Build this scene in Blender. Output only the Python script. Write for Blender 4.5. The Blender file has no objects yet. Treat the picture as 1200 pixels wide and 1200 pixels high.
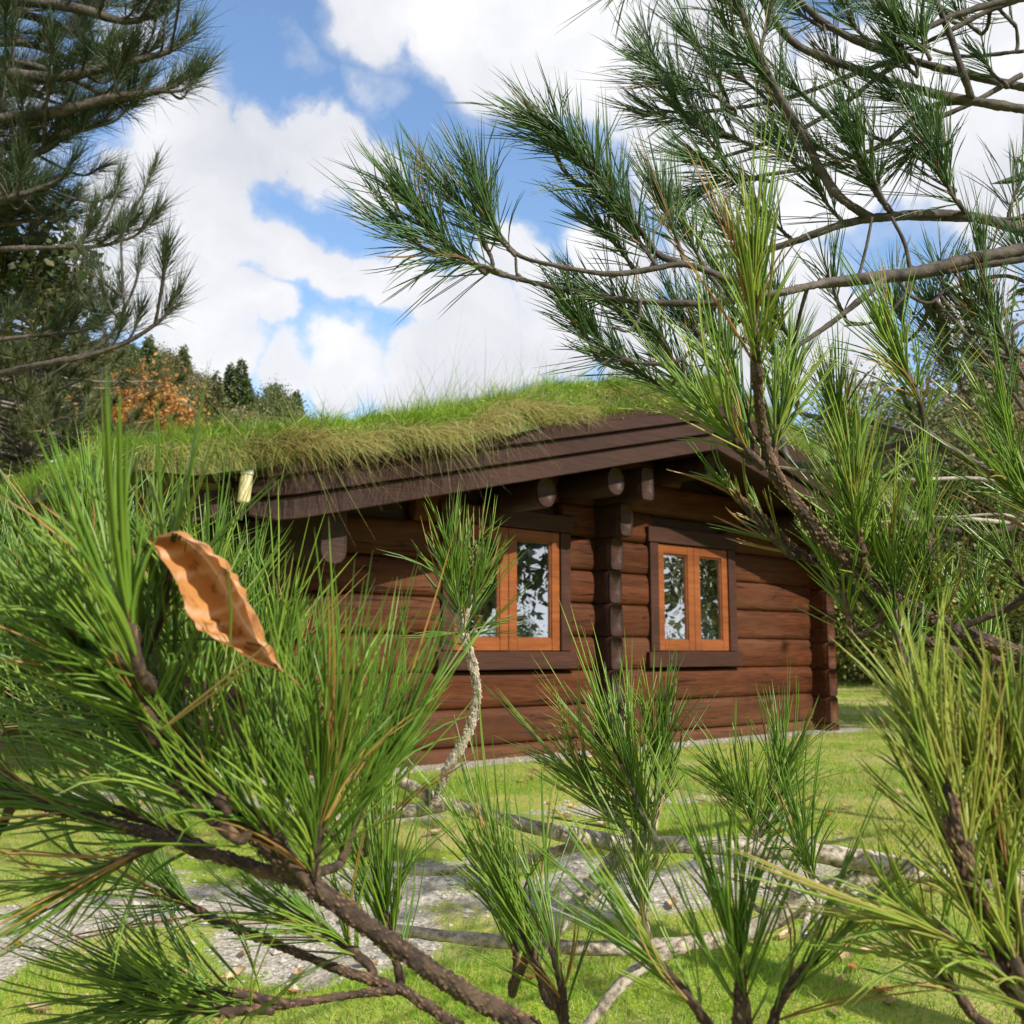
import bpy, math, random
import numpy as np
from mathutils import Vector, Matrix

rng = np.random.default_rng(11)
random.seed(11)
SC = bpy.context.scene
COL = SC.collection
UP = np.array([0., 0., 1.])

# ------------------------------------------------------------------ camera numbers
F = 1230.0
PITCH = math.radians(7.59)
EYE = np.array([0., 0., 0.85])
FWD = np.array([0., math.cos(PITCH), math.sin(PITCH)])
CUP = np.array([0., -math.sin(PITCH), math.cos(PITCH)])
def at(px, py, d):
    return EYE + d * (FWD + (px - 600) / F * np.array([1., 0, 0]) - (py - 600) / F * CUP)

# ------------------------------------------------------------------ mesh helpers
class MB:
    def __init__(self):
        self.V, self.Q, self.T, self.n = [], [], [], 0
        self.A = {}
    def add(self, V, Q=None, T=None, **attrs):
        V = np.asarray(V, float).reshape(-1, 3)
        self.V.append(V)
        if Q is not None and len(Q): self.Q.append(np.asarray(Q, int).reshape(-1, 4) + self.n)
        if T is not None and len(T): self.T.append(np.asarray(T, int).reshape(-1, 3) + self.n)
        for k in set(list(attrs) + list(self.A)):
            if k not in self.A: self.A[k] = [np.zeros(self.n)] if self.n else []
            a = attrs.get(k, 0.0)
            self.A[k].append(np.broadcast_to(np.asarray(a, float), (len(V),)))
        self.n += len(V)
    def box(self, lo, hi, **at_):
        x0, y0, z0 = lo; x1, y1, z1 = hi
        V = [(x0,y0,z0),(x1,y0,z0),(x1,y1,z0),(x0,y1,z0),(x0,y0,z1),(x1,y0,z1),(x1,y1,z1),(x0,y1,z1)]
        self.add(V, [(0,3,2,1),(4,5,6,7),(0,1,5,4),(1,2,6,5),(2,3,7,6),(3,0,4,7)], **at_)
    def bbox(self, lo, hi, b=0.006, **at_):
        """box with its edges cut back by b"""
        lo = np.array(lo, float); hi = np.array(hi, float)
        b = min(b, *( (hi - lo) * 0.45))
        bm = bmesh_box(lo, hi, b)
        self.add(bm[0], bm[1], bm[2], **at_)
    def mesh(self, name, smooth=True):
        me = bpy.data.meshes.new(name)
        V = np.concatenate(self.V) if self.V else np.zeros((0, 3))
        Q = np.concatenate(self.Q) if self.Q else np.zeros((0, 4), int)
        T = np.concatenate(self.T) if self.T else np.zeros((0, 3), int)
        me.vertices.add(len(V)); me.vertices.foreach_set('co', V.ravel().astype(np.float32))
        L = np.concatenate([Q.ravel(), T.ravel()]).astype(np.int32)
        me.loops.add(len(L)); me.loops.foreach_set('vertex_index', L)
        st = np.concatenate([np.arange(len(Q)) * 4, len(Q) * 4 + np.arange(len(T)) * 3]).astype(np.int32)
        me.polygons.add(len(st)); me.polygons.foreach_set('loop_start', st)
        me.polygons.foreach_set('use_smooth', np.full(len(st), smooth, bool))
        for k, a in self.A.items():
            at_ = me.attributes.new(k, 'FLOAT', 'POINT')
            at_.data.foreach_set('value', np.concatenate(a).astype(np.float32))
        me.update(calc_edges=True); me.validate()
        return me

def bmesh_box(lo, hi, b):
    V = []; idx = {}
    for i in (0, 1):
        for j in (0, 1):
            for k in (0, 1):
                c = [hi[0] if i else lo[0], hi[1] if j else lo[1], hi[2] if k else lo[2]]
                s = [-1 if i else 1, -1 if j else 1, -1 if k else 1]
                for ax in range(3):
                    p = [c[q] + (0 if q == ax else s[q] * b) for q in range(3)]
                    idx[(i, j, k, ax)] = len(V); V.append(p)
    Q, T = [], []
    for ax in range(3):
        o = [q for q in range(3) if q != ax]
        for side in (0, 1):
            ring = []
            for (a, c) in ((0,0),(1,0),(1,1),(0,1)):
                key = [0,0,0]; key[ax] = side; key[o[0]] = a; key[o[1]] = c
                ring.append(idx[(*key, ax)])
            if (side == 1) == (ax == 1): ring = ring[::-1]
            Q.append(ring)
    for ax in range(3):                       # chamfers run along ax
        o = [q for q in range(3) if q != ax]
        for a in (0, 1):
            for c in (0, 1):
                k0 = [0,0,0]; k1 = [0,0,0]; k0[ax] = 0; k1[ax] = 1
                for k in (k0, k1): k[o[0]] = a; k[o[1]] = c
                Q.append([idx[(*k0, o[0])], idx[(*k1, o[0])], idx[(*k1, o[1])], idx[(*k0, o[1])]])
    for i in (0, 1):
        for j in (0, 1):
            for k in (0, 1):
                T.append([idx[(i, j, k, 0)], idx[(i, j, k, 1)], idx[(i, j, k, 2)]])
    return V, Q, T

def link(name, data, mat=None, parent=None, loc=(0, 0, 0)):
    o = bpy.data.objects.new(name, data); COL.objects.link(o)
    if mat is not None: data.materials.append(mat)
    if parent is not None: o.parent = parent
    o.location = loc
    return o
def tag(o, label=None, cat=None, group=None, kind=None):
    if label: o['label'] = label
    if cat: o['category'] = cat
    if group: o['group'] = group
    if kind: o['kind'] = kind
    return o
def empty(name, loc, rz=0):
    o = bpy.data.objects.new(name, None); COL.objects.link(o)
    o.empty_display_size = .1; o.location = loc; o.rotation_euler = (0, 0, rz)
    return o
def copy_tree(o, parent=None):
    c = o.copy(); COL.objects.link(c)
    if parent is not None: c.parent = parent
    for ch in list(o.children): copy_tree(ch, c)
    return c

def nrm(v):
    return v / np.maximum(np.linalg.norm(v, axis=-1, keepdims=True), 1e-9)

def spline(P, step):
    P = np.asarray(P, float)
    if len(P) == 2: P = np.array([P[0], P[0] * .5 + P[1] * .5, P[1]])
    E_ = np.vstack([2 * P[0] - P[1], P, 2 * P[-1] - P[-2]])
    out, u = [], []
    for i in range(1, len(E_) - 2):
        p0, p1, p2, p3 = E_[i-1:i+3]
        t0 = 0; t1 = t0 + max(np.linalg.norm(p1 - p0), 1e-6) ** .5; t2 = t1 + max(np.linalg.norm(p2 - p1), 1e-6) ** .5; t3 = t2 + max(np.linalg.norm(p3 - p2), 1e-6) ** .5
        n = max(2, int(np.ceil(np.linalg.norm(p2 - p1) / step)))
        f = np.linspace(0, 1, n, endpoint=False); t = (t1 + (t2 - t1) * f)[:, None]
        A1 = (t1-t)/(t1-t0)*p0 + (t-t0)/(t1-t0)*p1; A2 = (t2-t)/(t2-t1)*p1 + (t-t1)/(t2-t1)*p2; A3 = (t3-t)/(t3-t2)*p2 + (t-t2)/(t3-t2)*p3
        B1 = (t2-t)/(t2-t0)*A1 + (t-t0)/(t2-t0)*A2; B2 = (t3-t)/(t3-t1)*A2 + (t-t1)/(t3-t1)*A3
        out.append((t2-t)/(t2-t1)*B1 + (t-t1)/(t2-t1)*B2); u.append(i - 1 + f)
    out.append(P[-1][None]); u.append(np.array([len(P) - 1.]))
    return np.vstack(out), np.concatenate(u) / (len(P) - 1)

def vnoise(x, y, seed=0):
    """smooth value noise, vectorised"""
    def h(i, j):
        n = (i * 374761393 + j * 668265263 + seed * 974634777) & 0x7fffffff
        n = ((n ^ (n >> 13)) * 1274126177) & 0x7fffffff
        return ((n ^ (n >> 16)) & 0xffff) / 65535.0
    x = np.asarray(x, float); y = np.asarray(y, float)
    i = np.floor(x).astype(np.int64); j = np.floor(y).astype(np.int64)
    fx = x - i; fy = y - j
    fx = fx*fx*(3-2*fx); fy = fy*fy*(3-2*fy)
    return (h(i,j)*(1-fx)+h(i+1,j)*fx)*(1-fy) + (h(i,j+1)*(1-fx)+h(i+1,j+1)*fx)*fy
def fbm(x, y, seed=0, o=4):
    s = 0; a = .5
    for k in range(o):
        s = s + a * vnoise(x * 2**k, y * 2**k, seed + k); a *= .5
    return s
def sstep(a, b, x):
    t = np.clip((np.asarray(x, float) - a) / (b - a), 0, 1); return t*t*(3-2*t)

def tube(mb, P, r0, r1, sides=8, step=.02, bark=0.0, scale_len=.007, rough=.06, seed=0, power=1.0, knob=0.0):
    """tapered bough along a spline; bark>0 raises needle-scar scales in a spiral"""
    C, u = spline(P, step)
    n = len(C)
    tan = nrm(np.gradient(C, axis=0))
    a = np.zeros_like(C); ref = np.array([.31, .27, .91]); a0 = np.cross(tan[0], ref); a[0] = a0 / np.linalg.norm(a0)
    for i in range(1, n):
        v = a[i-1] - tan[i] * np.dot(a[i-1], tan[i]); a[i] = v / max(np.linalg.norm(v), 1e-9)
    b = np.cross(tan, a)
    s = np.concatenate([[0], np.cumsum(np.linalg.norm(np.diff(C, axis=0), axis=1))])
    R = r0 + (r1 - r0) * u ** power
    th = np.arange(sides) / sides * 2 * np.pi
    TH, S = np.meshgrid(th, s)
    w = rough * (vnoise(TH * 1.3 + seed * 7, S / max(r0, .002) * .35, seed) - .5) * 2 + rough * .8 * (vnoise(TH * 0 + seed, S / max(r0, .002) * .16, seed + 3) - .5) * 2
    if 0 < bark < .2 or knob:
        w = w + (bark + knob) * ((vnoise(TH * 2.2 + seed, S / .006, seed + 31) - .5) + .8 * (vnoise(TH * 4 + seed, S / .0028, seed + 32) - .5))
    if bark >= .2:
        ph = S / scale_len
        ka, kb = (8, 13) if r0 > .0034 else (5, 8)
        a1 = TH / (2*np.pi) * ka + ph; a2 = TH / (2*np.pi) * kb - ph * .62
        wx = TH * 1.4 + seed; wy = S / (scale_len * 2.2)
        a1 = a1 + .9 * (vnoise(wx, wy, seed + 21) - .5); a2 = a2 + .9 * (vnoise(wx + 5, wy, seed + 22) - .5)
        d1 = np.abs((a1 % 1) - .5) * 2; d2 = np.abs((a2 % 1) - .5) * 2
        q = np.clip(1 - np.maximum(d1, d2) * 1.15, 0, 1) ** .7
        w = w + 1.35 * bark * (q * (.15 + 1.5 * vnoise(np.floor(a1) * 7.0, np.floor(a2) * 7.0, seed + 9) ** 1.5) - .12)
    RR = R[:, None] * (1 + w)
    V = C[:, None, :] + a[:, None, :] * (np.cos(TH) * RR)[..., None] + b[:, None, :] * (np.sin(TH) * RR)[..., None]
    V = V.reshape(-1, 3)
    i = np.arange(n - 1)[:, None] * sides; j = np.arange(sides)[None]
    j2 = (j + 1) % sides
    Q = np.stack([i + j, i + j2, i + sides + j2, i + sides + j], -1).reshape(-1, 4)
    V = np.vstack([V, C[0] - tan[0]*R[0]*.2, C[-1] + tan[-1]*R[-1]*.8])
    c0 = n * sides; c1 = c0 + 1
    T = [(c0, (k+1) % sides, k) for k in range(sides)] + [(c1, (n-1)*sides + k, (n-1)*sides + (k+1) % sides) for k in range(sides)]
    mb.add(V, Q, T, raised=np.concatenate([w.ravel(), [0, 0]]))

def needles(mb, base, dirs, bend, L, r, nseg=5, rnd=None):
    """curved three-sided needles"""
    N = len(base)
    if N == 0: return
    t = np.linspace(0, 1, nseg + 1)
    C = base[:, None] + dirs[:, None] * (L[:, None] * t)[..., None] + bend[:, None] * (L[:, None] * t * t)[..., None]
    tan = nrm(dirs[:, None] + 2 * bend[:, None] * t[None, :, None])
    ref = rng.normal(size=(N, 3))
    a = nrm(np.cross(tan, ref[:, None])); b = np.cross(tan, a)
    prof = np.interp(t, [0, .08, .75, .93, 1], [.75, 1, .92, .6, .12])
    R = (r[:, None] * prof)
    V = []
    for k in range(3):
        th = 2 * np.pi * k / 3
        V.append(C + a * (math.cos(th) * R)[..., None] + b * (math.sin(th) * R)[..., None])
    V = np.stack(V, 2).reshape(-1, 3)                      # N, nseg+1, 3
    i = (np.arange(N) * (nseg + 1) * 3)[:, None, None] + (np.arange(nseg) * 3)[None, :, None]
    k = np.arange(3)[None, None]; k2 = (k + 1) % 3
    Q = np.stack([i + k, i + k2, i + 3 + k2, i + 3 + k], -1).reshape(-1, 4)
    if rnd is None: rnd = rng.random(N)
    mb.add(V, Q, None, rand=np.repeat(rnd, (nseg + 1) * 3), along=np.tile(np.repeat(t, 3), N))

def tuft(mb, P, n, L, r, a_tip=10, a_base=55, skew=.6, up=.10, flop=.20, nseg=5, pairs=True, spread=1.0, sag=0.0, tone=0.0, dead=.05):
    """needles in pairs round the last stretch of a shoot P (K,3)"""
    C, u = spline(P, max(.002, np.linalg.norm(np.array(P[-1]) - np.array(P[0])) / 30))
    tan = nrm(np.gradient(C, axis=0))
    m = n // 2 if pairs else n
    q = rng.random(m) ** skew
    x = q * (len(C) - 1); i0 = np.clip(x.astype(int), 0, len(C) - 2); f = (x - i0)[:, None]
    pos = C[i0] * (1 - f) + C[i0 + 1] * f
    ax = nrm(tan[i0])
    ref = np.where(np.abs(ax[:, 2:3]) < .9, UP[None], np.array([[1., 0, 0]]))
    a = nrm(np.cross(ax, ref)); b = np.cross(ax, a)
    az = np.arange(m) * 2.39996 + rng.normal(0, .35, m)
    ang = np.radians((a_base + (a_tip - a_base) * q) * spread * rng.uniform(.55, 1.3, m))
    rad = a * np.cos(az)[:, None] + b * np.sin(az)[:, None]
    d = ax * np.cos(ang)[:, None] + rad * np.sin(ang)[:, None]
    Ln = L * rng.uniform(.55, 1.14, m)
    rd = np.clip(rng.random(m) * .8 + tone, 0, .9)
    isd = rng.random(m) < dead * (1.6 - q)
    rd = np.where(isd, rng.uniform(.93, 1.0, m), rd)
    bd = up * UP[None] * rng.uniform(.3, 1.4, m)[:, None] + rng.normal(0, flop, (m, 3)) - sag * UP[None]
    if pairs:
        sp = rng.normal(0, 1, (m, 3)); sp = nrm(np.cross(d, sp)) * rng.uniform(.01, .05, m)[:, None]
        d2 = np.vstack([nrm(d + sp), nrm(d - sp)])
        pos = np.vstack([pos, pos]); bd = np.vstack([bd, bd]) + rng.normal(0, .03, (2*m, 3))
        Ln = np.concatenate([Ln, Ln * rng.uniform(.94, 1.03, m)]); rd = np.concatenate([rd, rd])
    else:
        d2 = d
    needles(mb, pos, d2, bd, Ln, r * rng.uniform(.85, 1.15, len(d2)), nseg, rd)

def ribbons(mb, base, dirs, bend, L, w, nseg=3, rnd=None, dry=None):
    """flat tapering grass blades"""
    N = len(base)
    t = np.linspace(0, 1, nseg + 1)
    C = base[:, None] + dirs[:, None] * (L[:, None] * t)[..., None] + bend[:, None] * (L[:, None] * t * t)[..., None]
    side = nrm(np.cross(dirs, rng.normal(size=(N, 3))))
    W = w[:, None] * np.interp(t, [0, .3, 1], [.8, 1, .1]) * .5
    V = np.stack([C - side[:, None] * W[..., None], C + side[:, None] * W[..., None]], 2).reshape(-1, 3)
    i = (np.arange(N) * (nseg + 1) * 2)[:, None] + (np.arange(nseg) * 2)[None]
    Q = np.stack([i, i + 1, i + 3, i + 2], -1).reshape(-1, 4)
    k = (nseg + 1) * 2
    mb.add(V, Q, None, rand=np.repeat(rng.random(N) if rnd is None else rnd, k), dry=np.repeat(np.zeros(N) if dry is None else dry, k))

def leaves(mb, C, size, rnd=None, aspect=.55, dirs=None):
    """folded leaf blades, one per centre"""
    N = len(C)
    d = nrm(rng.normal(size=(N, 3)) + np.array([0, 0, -.25])) if dirs is None else dirs
    sd = nrm(np.cross(d, rng.normal(size=(N, 3)))); up = np.cross(d, sd)
    s = (size * rng.uniform(.6, 1.3, N))[:, None]
    A = C; B = C + d * s * .5 + sd * s * aspect * .5 + up * s * .1
    D = C + d * s * .5 - sd * s * aspect * .5 + up * s * .1; E_ = C + d * s - up * s * .08
    V = np.stack([A, B, E_, D], 1).reshape(-1, 3)
    i = np.arange(N)[:, None] * 4
    T = np.concatenate([i + np.array([[0, 1, 2]]), i + np.array([[0, 2, 3]])])
    mb.add(V, None, T, rand=np.repeat(rng.random(N) if rnd is None else rnd, 4))

# ------------------------------------------------------------------ materials
def mat(name):
    m = bpy.data.materials.new(name); m.use_nodes = True
    nt = m.node_tree; bs = nt.nodes['Principled BSDF']; return m, nt, bs
def N(nt, t, **kw):
    n = nt.nodes.new(t)
    for k, v in kw.items(): setattr(n, k, v)
    return n
def ramp(nt, fac, stops, interp='LINEAR'):
    r = N(nt, 'ShaderNodeValToRGB'); e = r.color_ramp.elements; r.color_ramp.interpolation = interp
    while len(e) > 1: e.remove(e[-1])
    e[0].position = stops[0][0]; e[0].color = (*stops[0][1], 1)
    for p, c in stops[1:]:
        x = e.new(p); x.color = (*c, 1)
    nt.links.new(fac, r.inputs[0]); return r.outputs[0]
def noise(nt, scale, detail=5, rough=.55, vec=None, out='Fac', dist=0):
    n = N(nt, 'ShaderNodeTexNoise'); n.inputs['Scale'].default_value = scale; n.inputs['Detail'].default_value = detail
    n.inputs['Roughness'].default_value = rough; n.inputs['Distortion'].default_value = dist
    if vec is not None: nt.links.new(vec, n.inputs['Vector'])
    return n.outputs[out]
def coords(nt, scale=(1, 1, 1), kind='Object'):
    tc = N(nt, 'ShaderNodeTexCoord'); mp = N(nt, 'ShaderNodeMapping'); mp.inputs['Scale'].default_value = scale
    nt.links.new(tc.outputs[kind], mp.inputs[0]); return mp.outputs[0]
def mix(nt, fac, a, b, blend='MIX'):
    m = N(nt, 'ShaderNodeMix', data_type='RGBA', blend_type=blend)
    for s, v in ((m.inputs[0], fac), (m.inputs[6], a), (m.inputs[7], b)):
        if isinstance(v, (int, float)): s.default_value = v
        elif isinstance(v, tuple): s.default_value = (*v, 1)
        else: nt.links.new(v, s)
    return m.outputs[2]
def attr(nt, name):
    a = N(nt, 'ShaderNodeAttribute'); a.attribute_name = name; return a.outputs['Fac']
def bump(nt, bs, h, strength=.4, dist=.01):
    b = N(nt, 'ShaderNodeBump'); b.inputs['Strength'].default_value = strength; b.inputs['Distance'].default_value = dist
    nt.links.new(h, b.inputs['Height']); nt.links.new(b.outputs[0], bs.inputs['Normal'])
def math_(nt, op, a, b=None, clamp=False):
    m = N(nt, 'ShaderNodeMath', operation=op, use_clamp=clamp)
    for s, v in zip(m.inputs, (a, b)):
        if v is None: continue
        if isinstance(v, (int, float)): s.default_value = v
        else: nt.links.new(v, s)
    return m.outputs[0]

def foliage(name, stops, rough=.5, transl=.25, sheath=None):
    m, nt, bs = mat(name)
    col = ramp(nt, attr(nt, 'rand'), stops)
    if sheath is not None:
        f = ramp(nt, attr(nt, 'along'), [(0, (1, 1, 1)), (.05, (1, 1, 1)), (.1, (0, 0, 0)), (.975, (0, 0, 0)), (1, (.6, .6, .6))])
        col = mix(nt, f, col, sheath)
    oi = N(nt, 'ShaderNodeObjectInfo')
    hs = N(nt, 'ShaderNodeHueSaturation'); nt.links.new(col, hs.inputs['Color'])
    nt.links.new(math_(nt, 'MULTIPLY_ADD', oi.outputs['Random'], .3), hs.inputs['Value'])
    hs.inputs['Value'].links[0].from_node.inputs[2].default_value = .85
    col = hs.outputs[0]
    nt.links.new(col, bs.inputs['Base Color']); bs.inputs['Roughness'].default_value = rough
    bs.inputs['Specular IOR Level'].default_value = .5
    tr = N(nt, 'ShaderNodeBsdfTranslucent'); nt.links.new(col, tr.inputs[0])
    ms = N(nt, 'ShaderNodeMixShader'); ms.inputs[0].default_value = transl
    nt.links.new(bs.outputs[0], ms.inputs[1]); nt.links.new(tr.outputs[0], ms.inputs[2])
    nt.links.new(ms.outputs[0], nt.nodes['Material Output'].inputs[0])
    return m

M = {}
M['needle'] = foliage('pine_needles', [(0, (.075, .165, .022)), (.35, (.125, .235, .028)), (.65, (.185, .290, .034)), (.89, (.27, .35, .055)), (.92, (.30, .22, .05)), (.96, (.34, .17, .05)), (1, (.42, .31, .12))], .34, .26, (.16, .10, .045))
M['needle_shade'] = foliage('shaded_blue_pine_needles', [(0, (.040, .090, .034)), (.4, (.062, .130, .038)), (.75, (.095, .165, .036)), (.89, (.13, .18, .04)), (.92, (.20, .15, .05)), (1, (.26, .17, .07))], .36, .12, (.12, .08, .045))  # darker bluish copy of pine_needles: upper boughs' shade worked into the colour
M['needle_olive'] = foliage('olive_pine_needles', [(0, (.045, .065, .020)), (.5, (.085, .110, .030)), (.85, (.14, .150, .040)), (1, (.22, .16, .06))], .45, .2)
M['needle_far'] = foliage('far_pine_needles', [(0, (.022, .048, .020)), (.5, (.045, .080, .026)), (.85, (.085, .105, .030)), (1, (.17, .11, .04))], .45, .12)

def bark_mat(name, lo, hi, lich, sc=60):
    m, nt, bs = mat(name)
    v = coords(nt)
    n1 = noise(nt, sc, 6, .65, v); n2 = noise(nt, sc * .25, 4, .6, v)
    c = mix(nt, ramp(nt, n1, [(.36, (0, 0, 0)), (.62, (1, 1, 1))]), lo, hi)
    r = ramp(nt, attr(nt, 'raised'), [(0, (0, 0, 0)), (.10, (.1, .1, .1)), (.32, (1, 1, 1))])
    c = mix(nt, math_(nt, 'MULTIPLY', r, .85), c, tuple(min(1, x * (4.2 if sc > 150 else 1.3)) for x in hi))
    c = mix(nt, ramp(nt, n2, [(.50, (0, 0, 0)), (.72, (.7, .7, .7))]), c, lich)
    nt.links.new(c, bs.inputs['Base Color']); bs.inputs['Roughness'].default_value = .85
    bump(nt, bs, n1, .7, .004); return m
M['bark_brown'] = bark_mat('scaly_brown_bark', (.012, .007, .005), (.050, .028, .015), (.11, .075, .042), 160)
M['bark_pale'] = bark_mat('pale_scaly_bark', (.075, .056, .040), (.42, .355, .265), (.52, .49, .42), 120)
M['bark_grey'] = bark_mat('grey_lichen_bark', (.10, .082, .064), (.34, .30, .25), (.46, .44, .38), 70)
M['bark_dark'] = bark_mat('dark_grey_bark', (.020, .016, .013), (.085, .068, .052), (.12, .10, .08), 60)
M['bark_tree'] = bark_mat('tree_bark', (.06, .05, .038), (.20, .17, .135), (.26, .25, .21), 6)

def wood(name, dark, light, rough=.55, crack=.5, sheen=.3, checks=False):
    m, nt, bs = mat(name)
    v = coords(nt, (1.1, 9, 13)); v2 = coords(nt, (.5, 3, 3)); v3 = coords(nt, (2.2, 60, 70))
    g = noise(nt, 3.2, 6, .62, v, dist=.4); p = noise(nt, 1.4, 4, .6, v2); fg = noise(nt, 2.0, 3, .6, v3)
    c = mix(nt, ramp(nt, g, [(.3, (0, 0, 0)), (.7, (1, 1, 1))]), dark, light)
    c = mix(nt, math_(nt, 'MULTIPLY', ramp(nt, p, [(.35, (1, 1, 1)), (.6, (0, 0, 0))]), .55), c, tuple(x * .5 for x in dark))
    c = mix(nt, math_(nt, 'MULTIPLY', ramp(nt, fg, [(.32, (1, 1, 1)), (.42, (0, 0, 0))]), crack), c, tuple(x * .3 for x in dark))
    ck = None
    if checks:
        v4 = coords(nt, (.22, 1.6, 4.2)); n4 = noise(nt, 2.1, 3, .5, v4); n5 = noise(nt, 1.7, 2, .5, coords(nt, (.8, 1, 1.6)))
        ln = ramp(nt, n4, [(.478, (0, 0, 0)), (.487, (1, 1, 1)), (.493, (1, 1, 1)), (.502, (0, 0, 0))])
        ck = math_(nt, 'MULTIPLY', ln, ramp(nt, n5, [(.42, (0, 0, 0)), (.52, (1, 1, 1))]))
        c = mix(nt, math_(nt, 'MULTIPLY', ck, .9), c, (.006, .003, .002))
        sx = N(nt, 'ShaderNodeSeparateXYZ'); nt.links.new(coords(nt), sx.inputs[0])
        dz = N(nt, 'ShaderNodeMapRange'); nt.links.new(sx.outputs[2], dz.inputs[0]); dz.inputs[1].default_value = .55; dz.inputs[2].default_value = .0
        c = mix(nt, math_(nt, 'MULTIPLY', math_(nt, 'MULTIPLY', dz.outputs[0], noise(nt, 5, 6, .7, coords(nt))), .55), c, (.13, .072, .038))
        kn = N(nt, 'ShaderNodeTexVoronoi'); kn.inputs['Scale'].default_value = 1.0; nt.links.new(coords(nt, (1.3, .01, 3.4)), kn.inputs['Vector'])
        c = mix(nt, ramp(nt, kn.outputs['Distance'], [(.03, (.9, .9, .9)), (.075, (0, 0, 0))]), c, (.018, .008, .004))
        ft = noise(nt, 1.1, 4, .6, coords(nt, (.35, 1, 2.5)))
        c = mix(nt, math_(nt, 'MULTIPLY', ramp(nt, ft, [(.50, (0, 0, 0)), (.70, (1, 1, 1))]), .5), c, (.125, .060, .032))
    nt.links.new(c, bs.inputs['Base Color'])
    nt.links.new(math_(nt, 'MULTIPLY_ADD', p, .25), bs.inputs['Roughness'])
    bs.inputs['Roughness'].links[0].from_node.inputs[2].default_value = rough - .12
    bs.inputs['Specular IOR Level'].default_value = sheen
    h = math_(nt, 'ADD', g, math_(nt, 'MULTIPLY', fg, .6))
    if ck is not None: h = math_(nt, 'SUBTRACT', h, math_(nt, 'MULTIPLY', ck, 1.5))
    bump(nt, bs, h, .45, .006); return m
M['log'] = wood('stained_log_wood', (.044, .0128, .0042), (.112, .036, .0118), checks=True, sheen=.16)
M['log_dark'] = wood('dark_stained_log_ends', (.024, .010, .0065), (.052, .023, .015))
M['trim'] = wood('dark_brown_trim', (.034, .012, .0065), (.068, .025, .013))
M['board'] = wood('dark_brown_roof_board', (.025, .0100, .0062), (.050, .0205, .0120))
M['sash'] = wood('orange_varnished_sash', (.16, .043, .009), (.28, .082, .016), .4, .25, .5)
M['floor'] = wood('cabin_floor_wood', (.10, .06, .03), (.16, .10, .05))

m, nt, bs = mat('window_glass')
nt.nodes.remove(bs)
gl = N(nt, 'ShaderNodeBsdfGlossy'); gl.inputs['Roughness'].default_value = .004; gl.inputs[0].default_value = (.93, .96, 1, 1)
tr = N(nt, 'ShaderNodeBsdfTransparent'); tr.inputs[0].default_value = (.80, .86, .84, 1)
ms = N(nt, 'ShaderNodeMixShader'); ms.inputs[0].default_value = .66
nt.links.new(tr.outputs[0], ms.inputs[1]); nt.links.new(gl.outputs[0], ms.inputs[2])
wv = noise(nt, 2.2, 1, .4, coords(nt)); b_ = N(nt, 'ShaderNodeBump'); b_.inputs['Strength'].default_value = .06; b_.inputs['Distance'].default_value = .05
nt.links.new(wv, b_.inputs['Height']); nt.links.new(b_.outputs[0], gl.inputs['Normal'])
nt.links.new(ms.outputs[0], nt.nodes['Material Output'].inputs[0]); M['glass'] = m

def plain(name, col, rough=.7, nsc=20, var=.25):
    m, nt, bs = mat(name)
    n = noise(nt, nsc, 5, .6, coords(nt))
    nt.links.new(mix(nt, n, tuple(x * (1 - var) for x in col), tuple(x * (1 + var) for x in col)), bs.inputs['Base Color'])
    bs.inputs['Roughness'].default_value = rough; bump(nt, bs, n, .2, .004); return m
M['curtain'] = plain('pale_curtain_cloth', (.46, .45, .40), .9, 40, .12)
M['soil'] = plain('dark_turf_soil', (.055, .042, .026), .95, 14, .5)
M['cream'] = plain('cream_plastic', (.72, .62, .36), .45, 30, .08)
M['white'] = plain('white_plastic', (.78, .77, .72), .5, 30, .05)
M['metal'] = plain('dull_metal', (.30, .29, .27), .5, 30, .15)
M['stone'] = plain('grey_pebble', (.33, .305, .26), .9, 30, .35)
M['render'] = plain('pale_house_wall', (.62, .60, .56), .8, 3, .08)
M['slate'] = plain('pale_grey_roof', (.36, .37, .38), .7, 3, .12)

m, nt, bs = mat('grass_blades')
g = ramp(nt, attr(nt, 'rand'), [(0, (.075, .185, .010)), (.5, (.18, .34, .014)), (.85, (.27, .42, .022)), (1, (.35, .40, .05))])
d = ramp(nt, attr(nt, 'rand'), [(0, (.26, .17, .055)), (.4, (.42, .31, .12)), (.7, (.56, .46, .22)), (1, (.30, .30, .07))])
c = mix(nt, attr(nt, 'dry'), g, d)
nt.links.new(c, bs.inputs['Base Color']); bs.inputs['Roughness'].default_value = .55
tr = N(nt, 'ShaderNodeBsdfTranslucent'); nt.links.new(c, tr.inputs[0]); ms = N(nt, 'ShaderNodeMixShader'); ms.inputs[0].default_value = .42
nt.links.new(bs.outputs[0], ms.inputs[1]); nt.links.new(tr.outputs[0], ms.inputs[2]); nt.links.new(ms.outputs[0], nt.nodes['Material Output'].inputs[0])
M['grass'] = m

m, nt, bs = mat('turf_surface')
v = coords(nt); n1 = noise(nt, 3, 6, .6, v); n2 = noise(nt, 22, 5, .65, v)
c = mix(nt, ramp(nt, n1, [(.4, (0, 0, 0)), (.62, (1, 1, 1))]), (.07, .13, .018), (.15, .125, .035))
c = mix(nt, ramp(nt, n2, [(.3, (1, 1, 1)), (.55, (0, 0, 0))]), c, (.04, .032, .015))
nt.links.new(c, bs.inputs['Base Color']); bs.inputs['Roughness'].default_value = .95; bump(nt, bs, n2, 1, .05); M['turf'] = m

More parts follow.
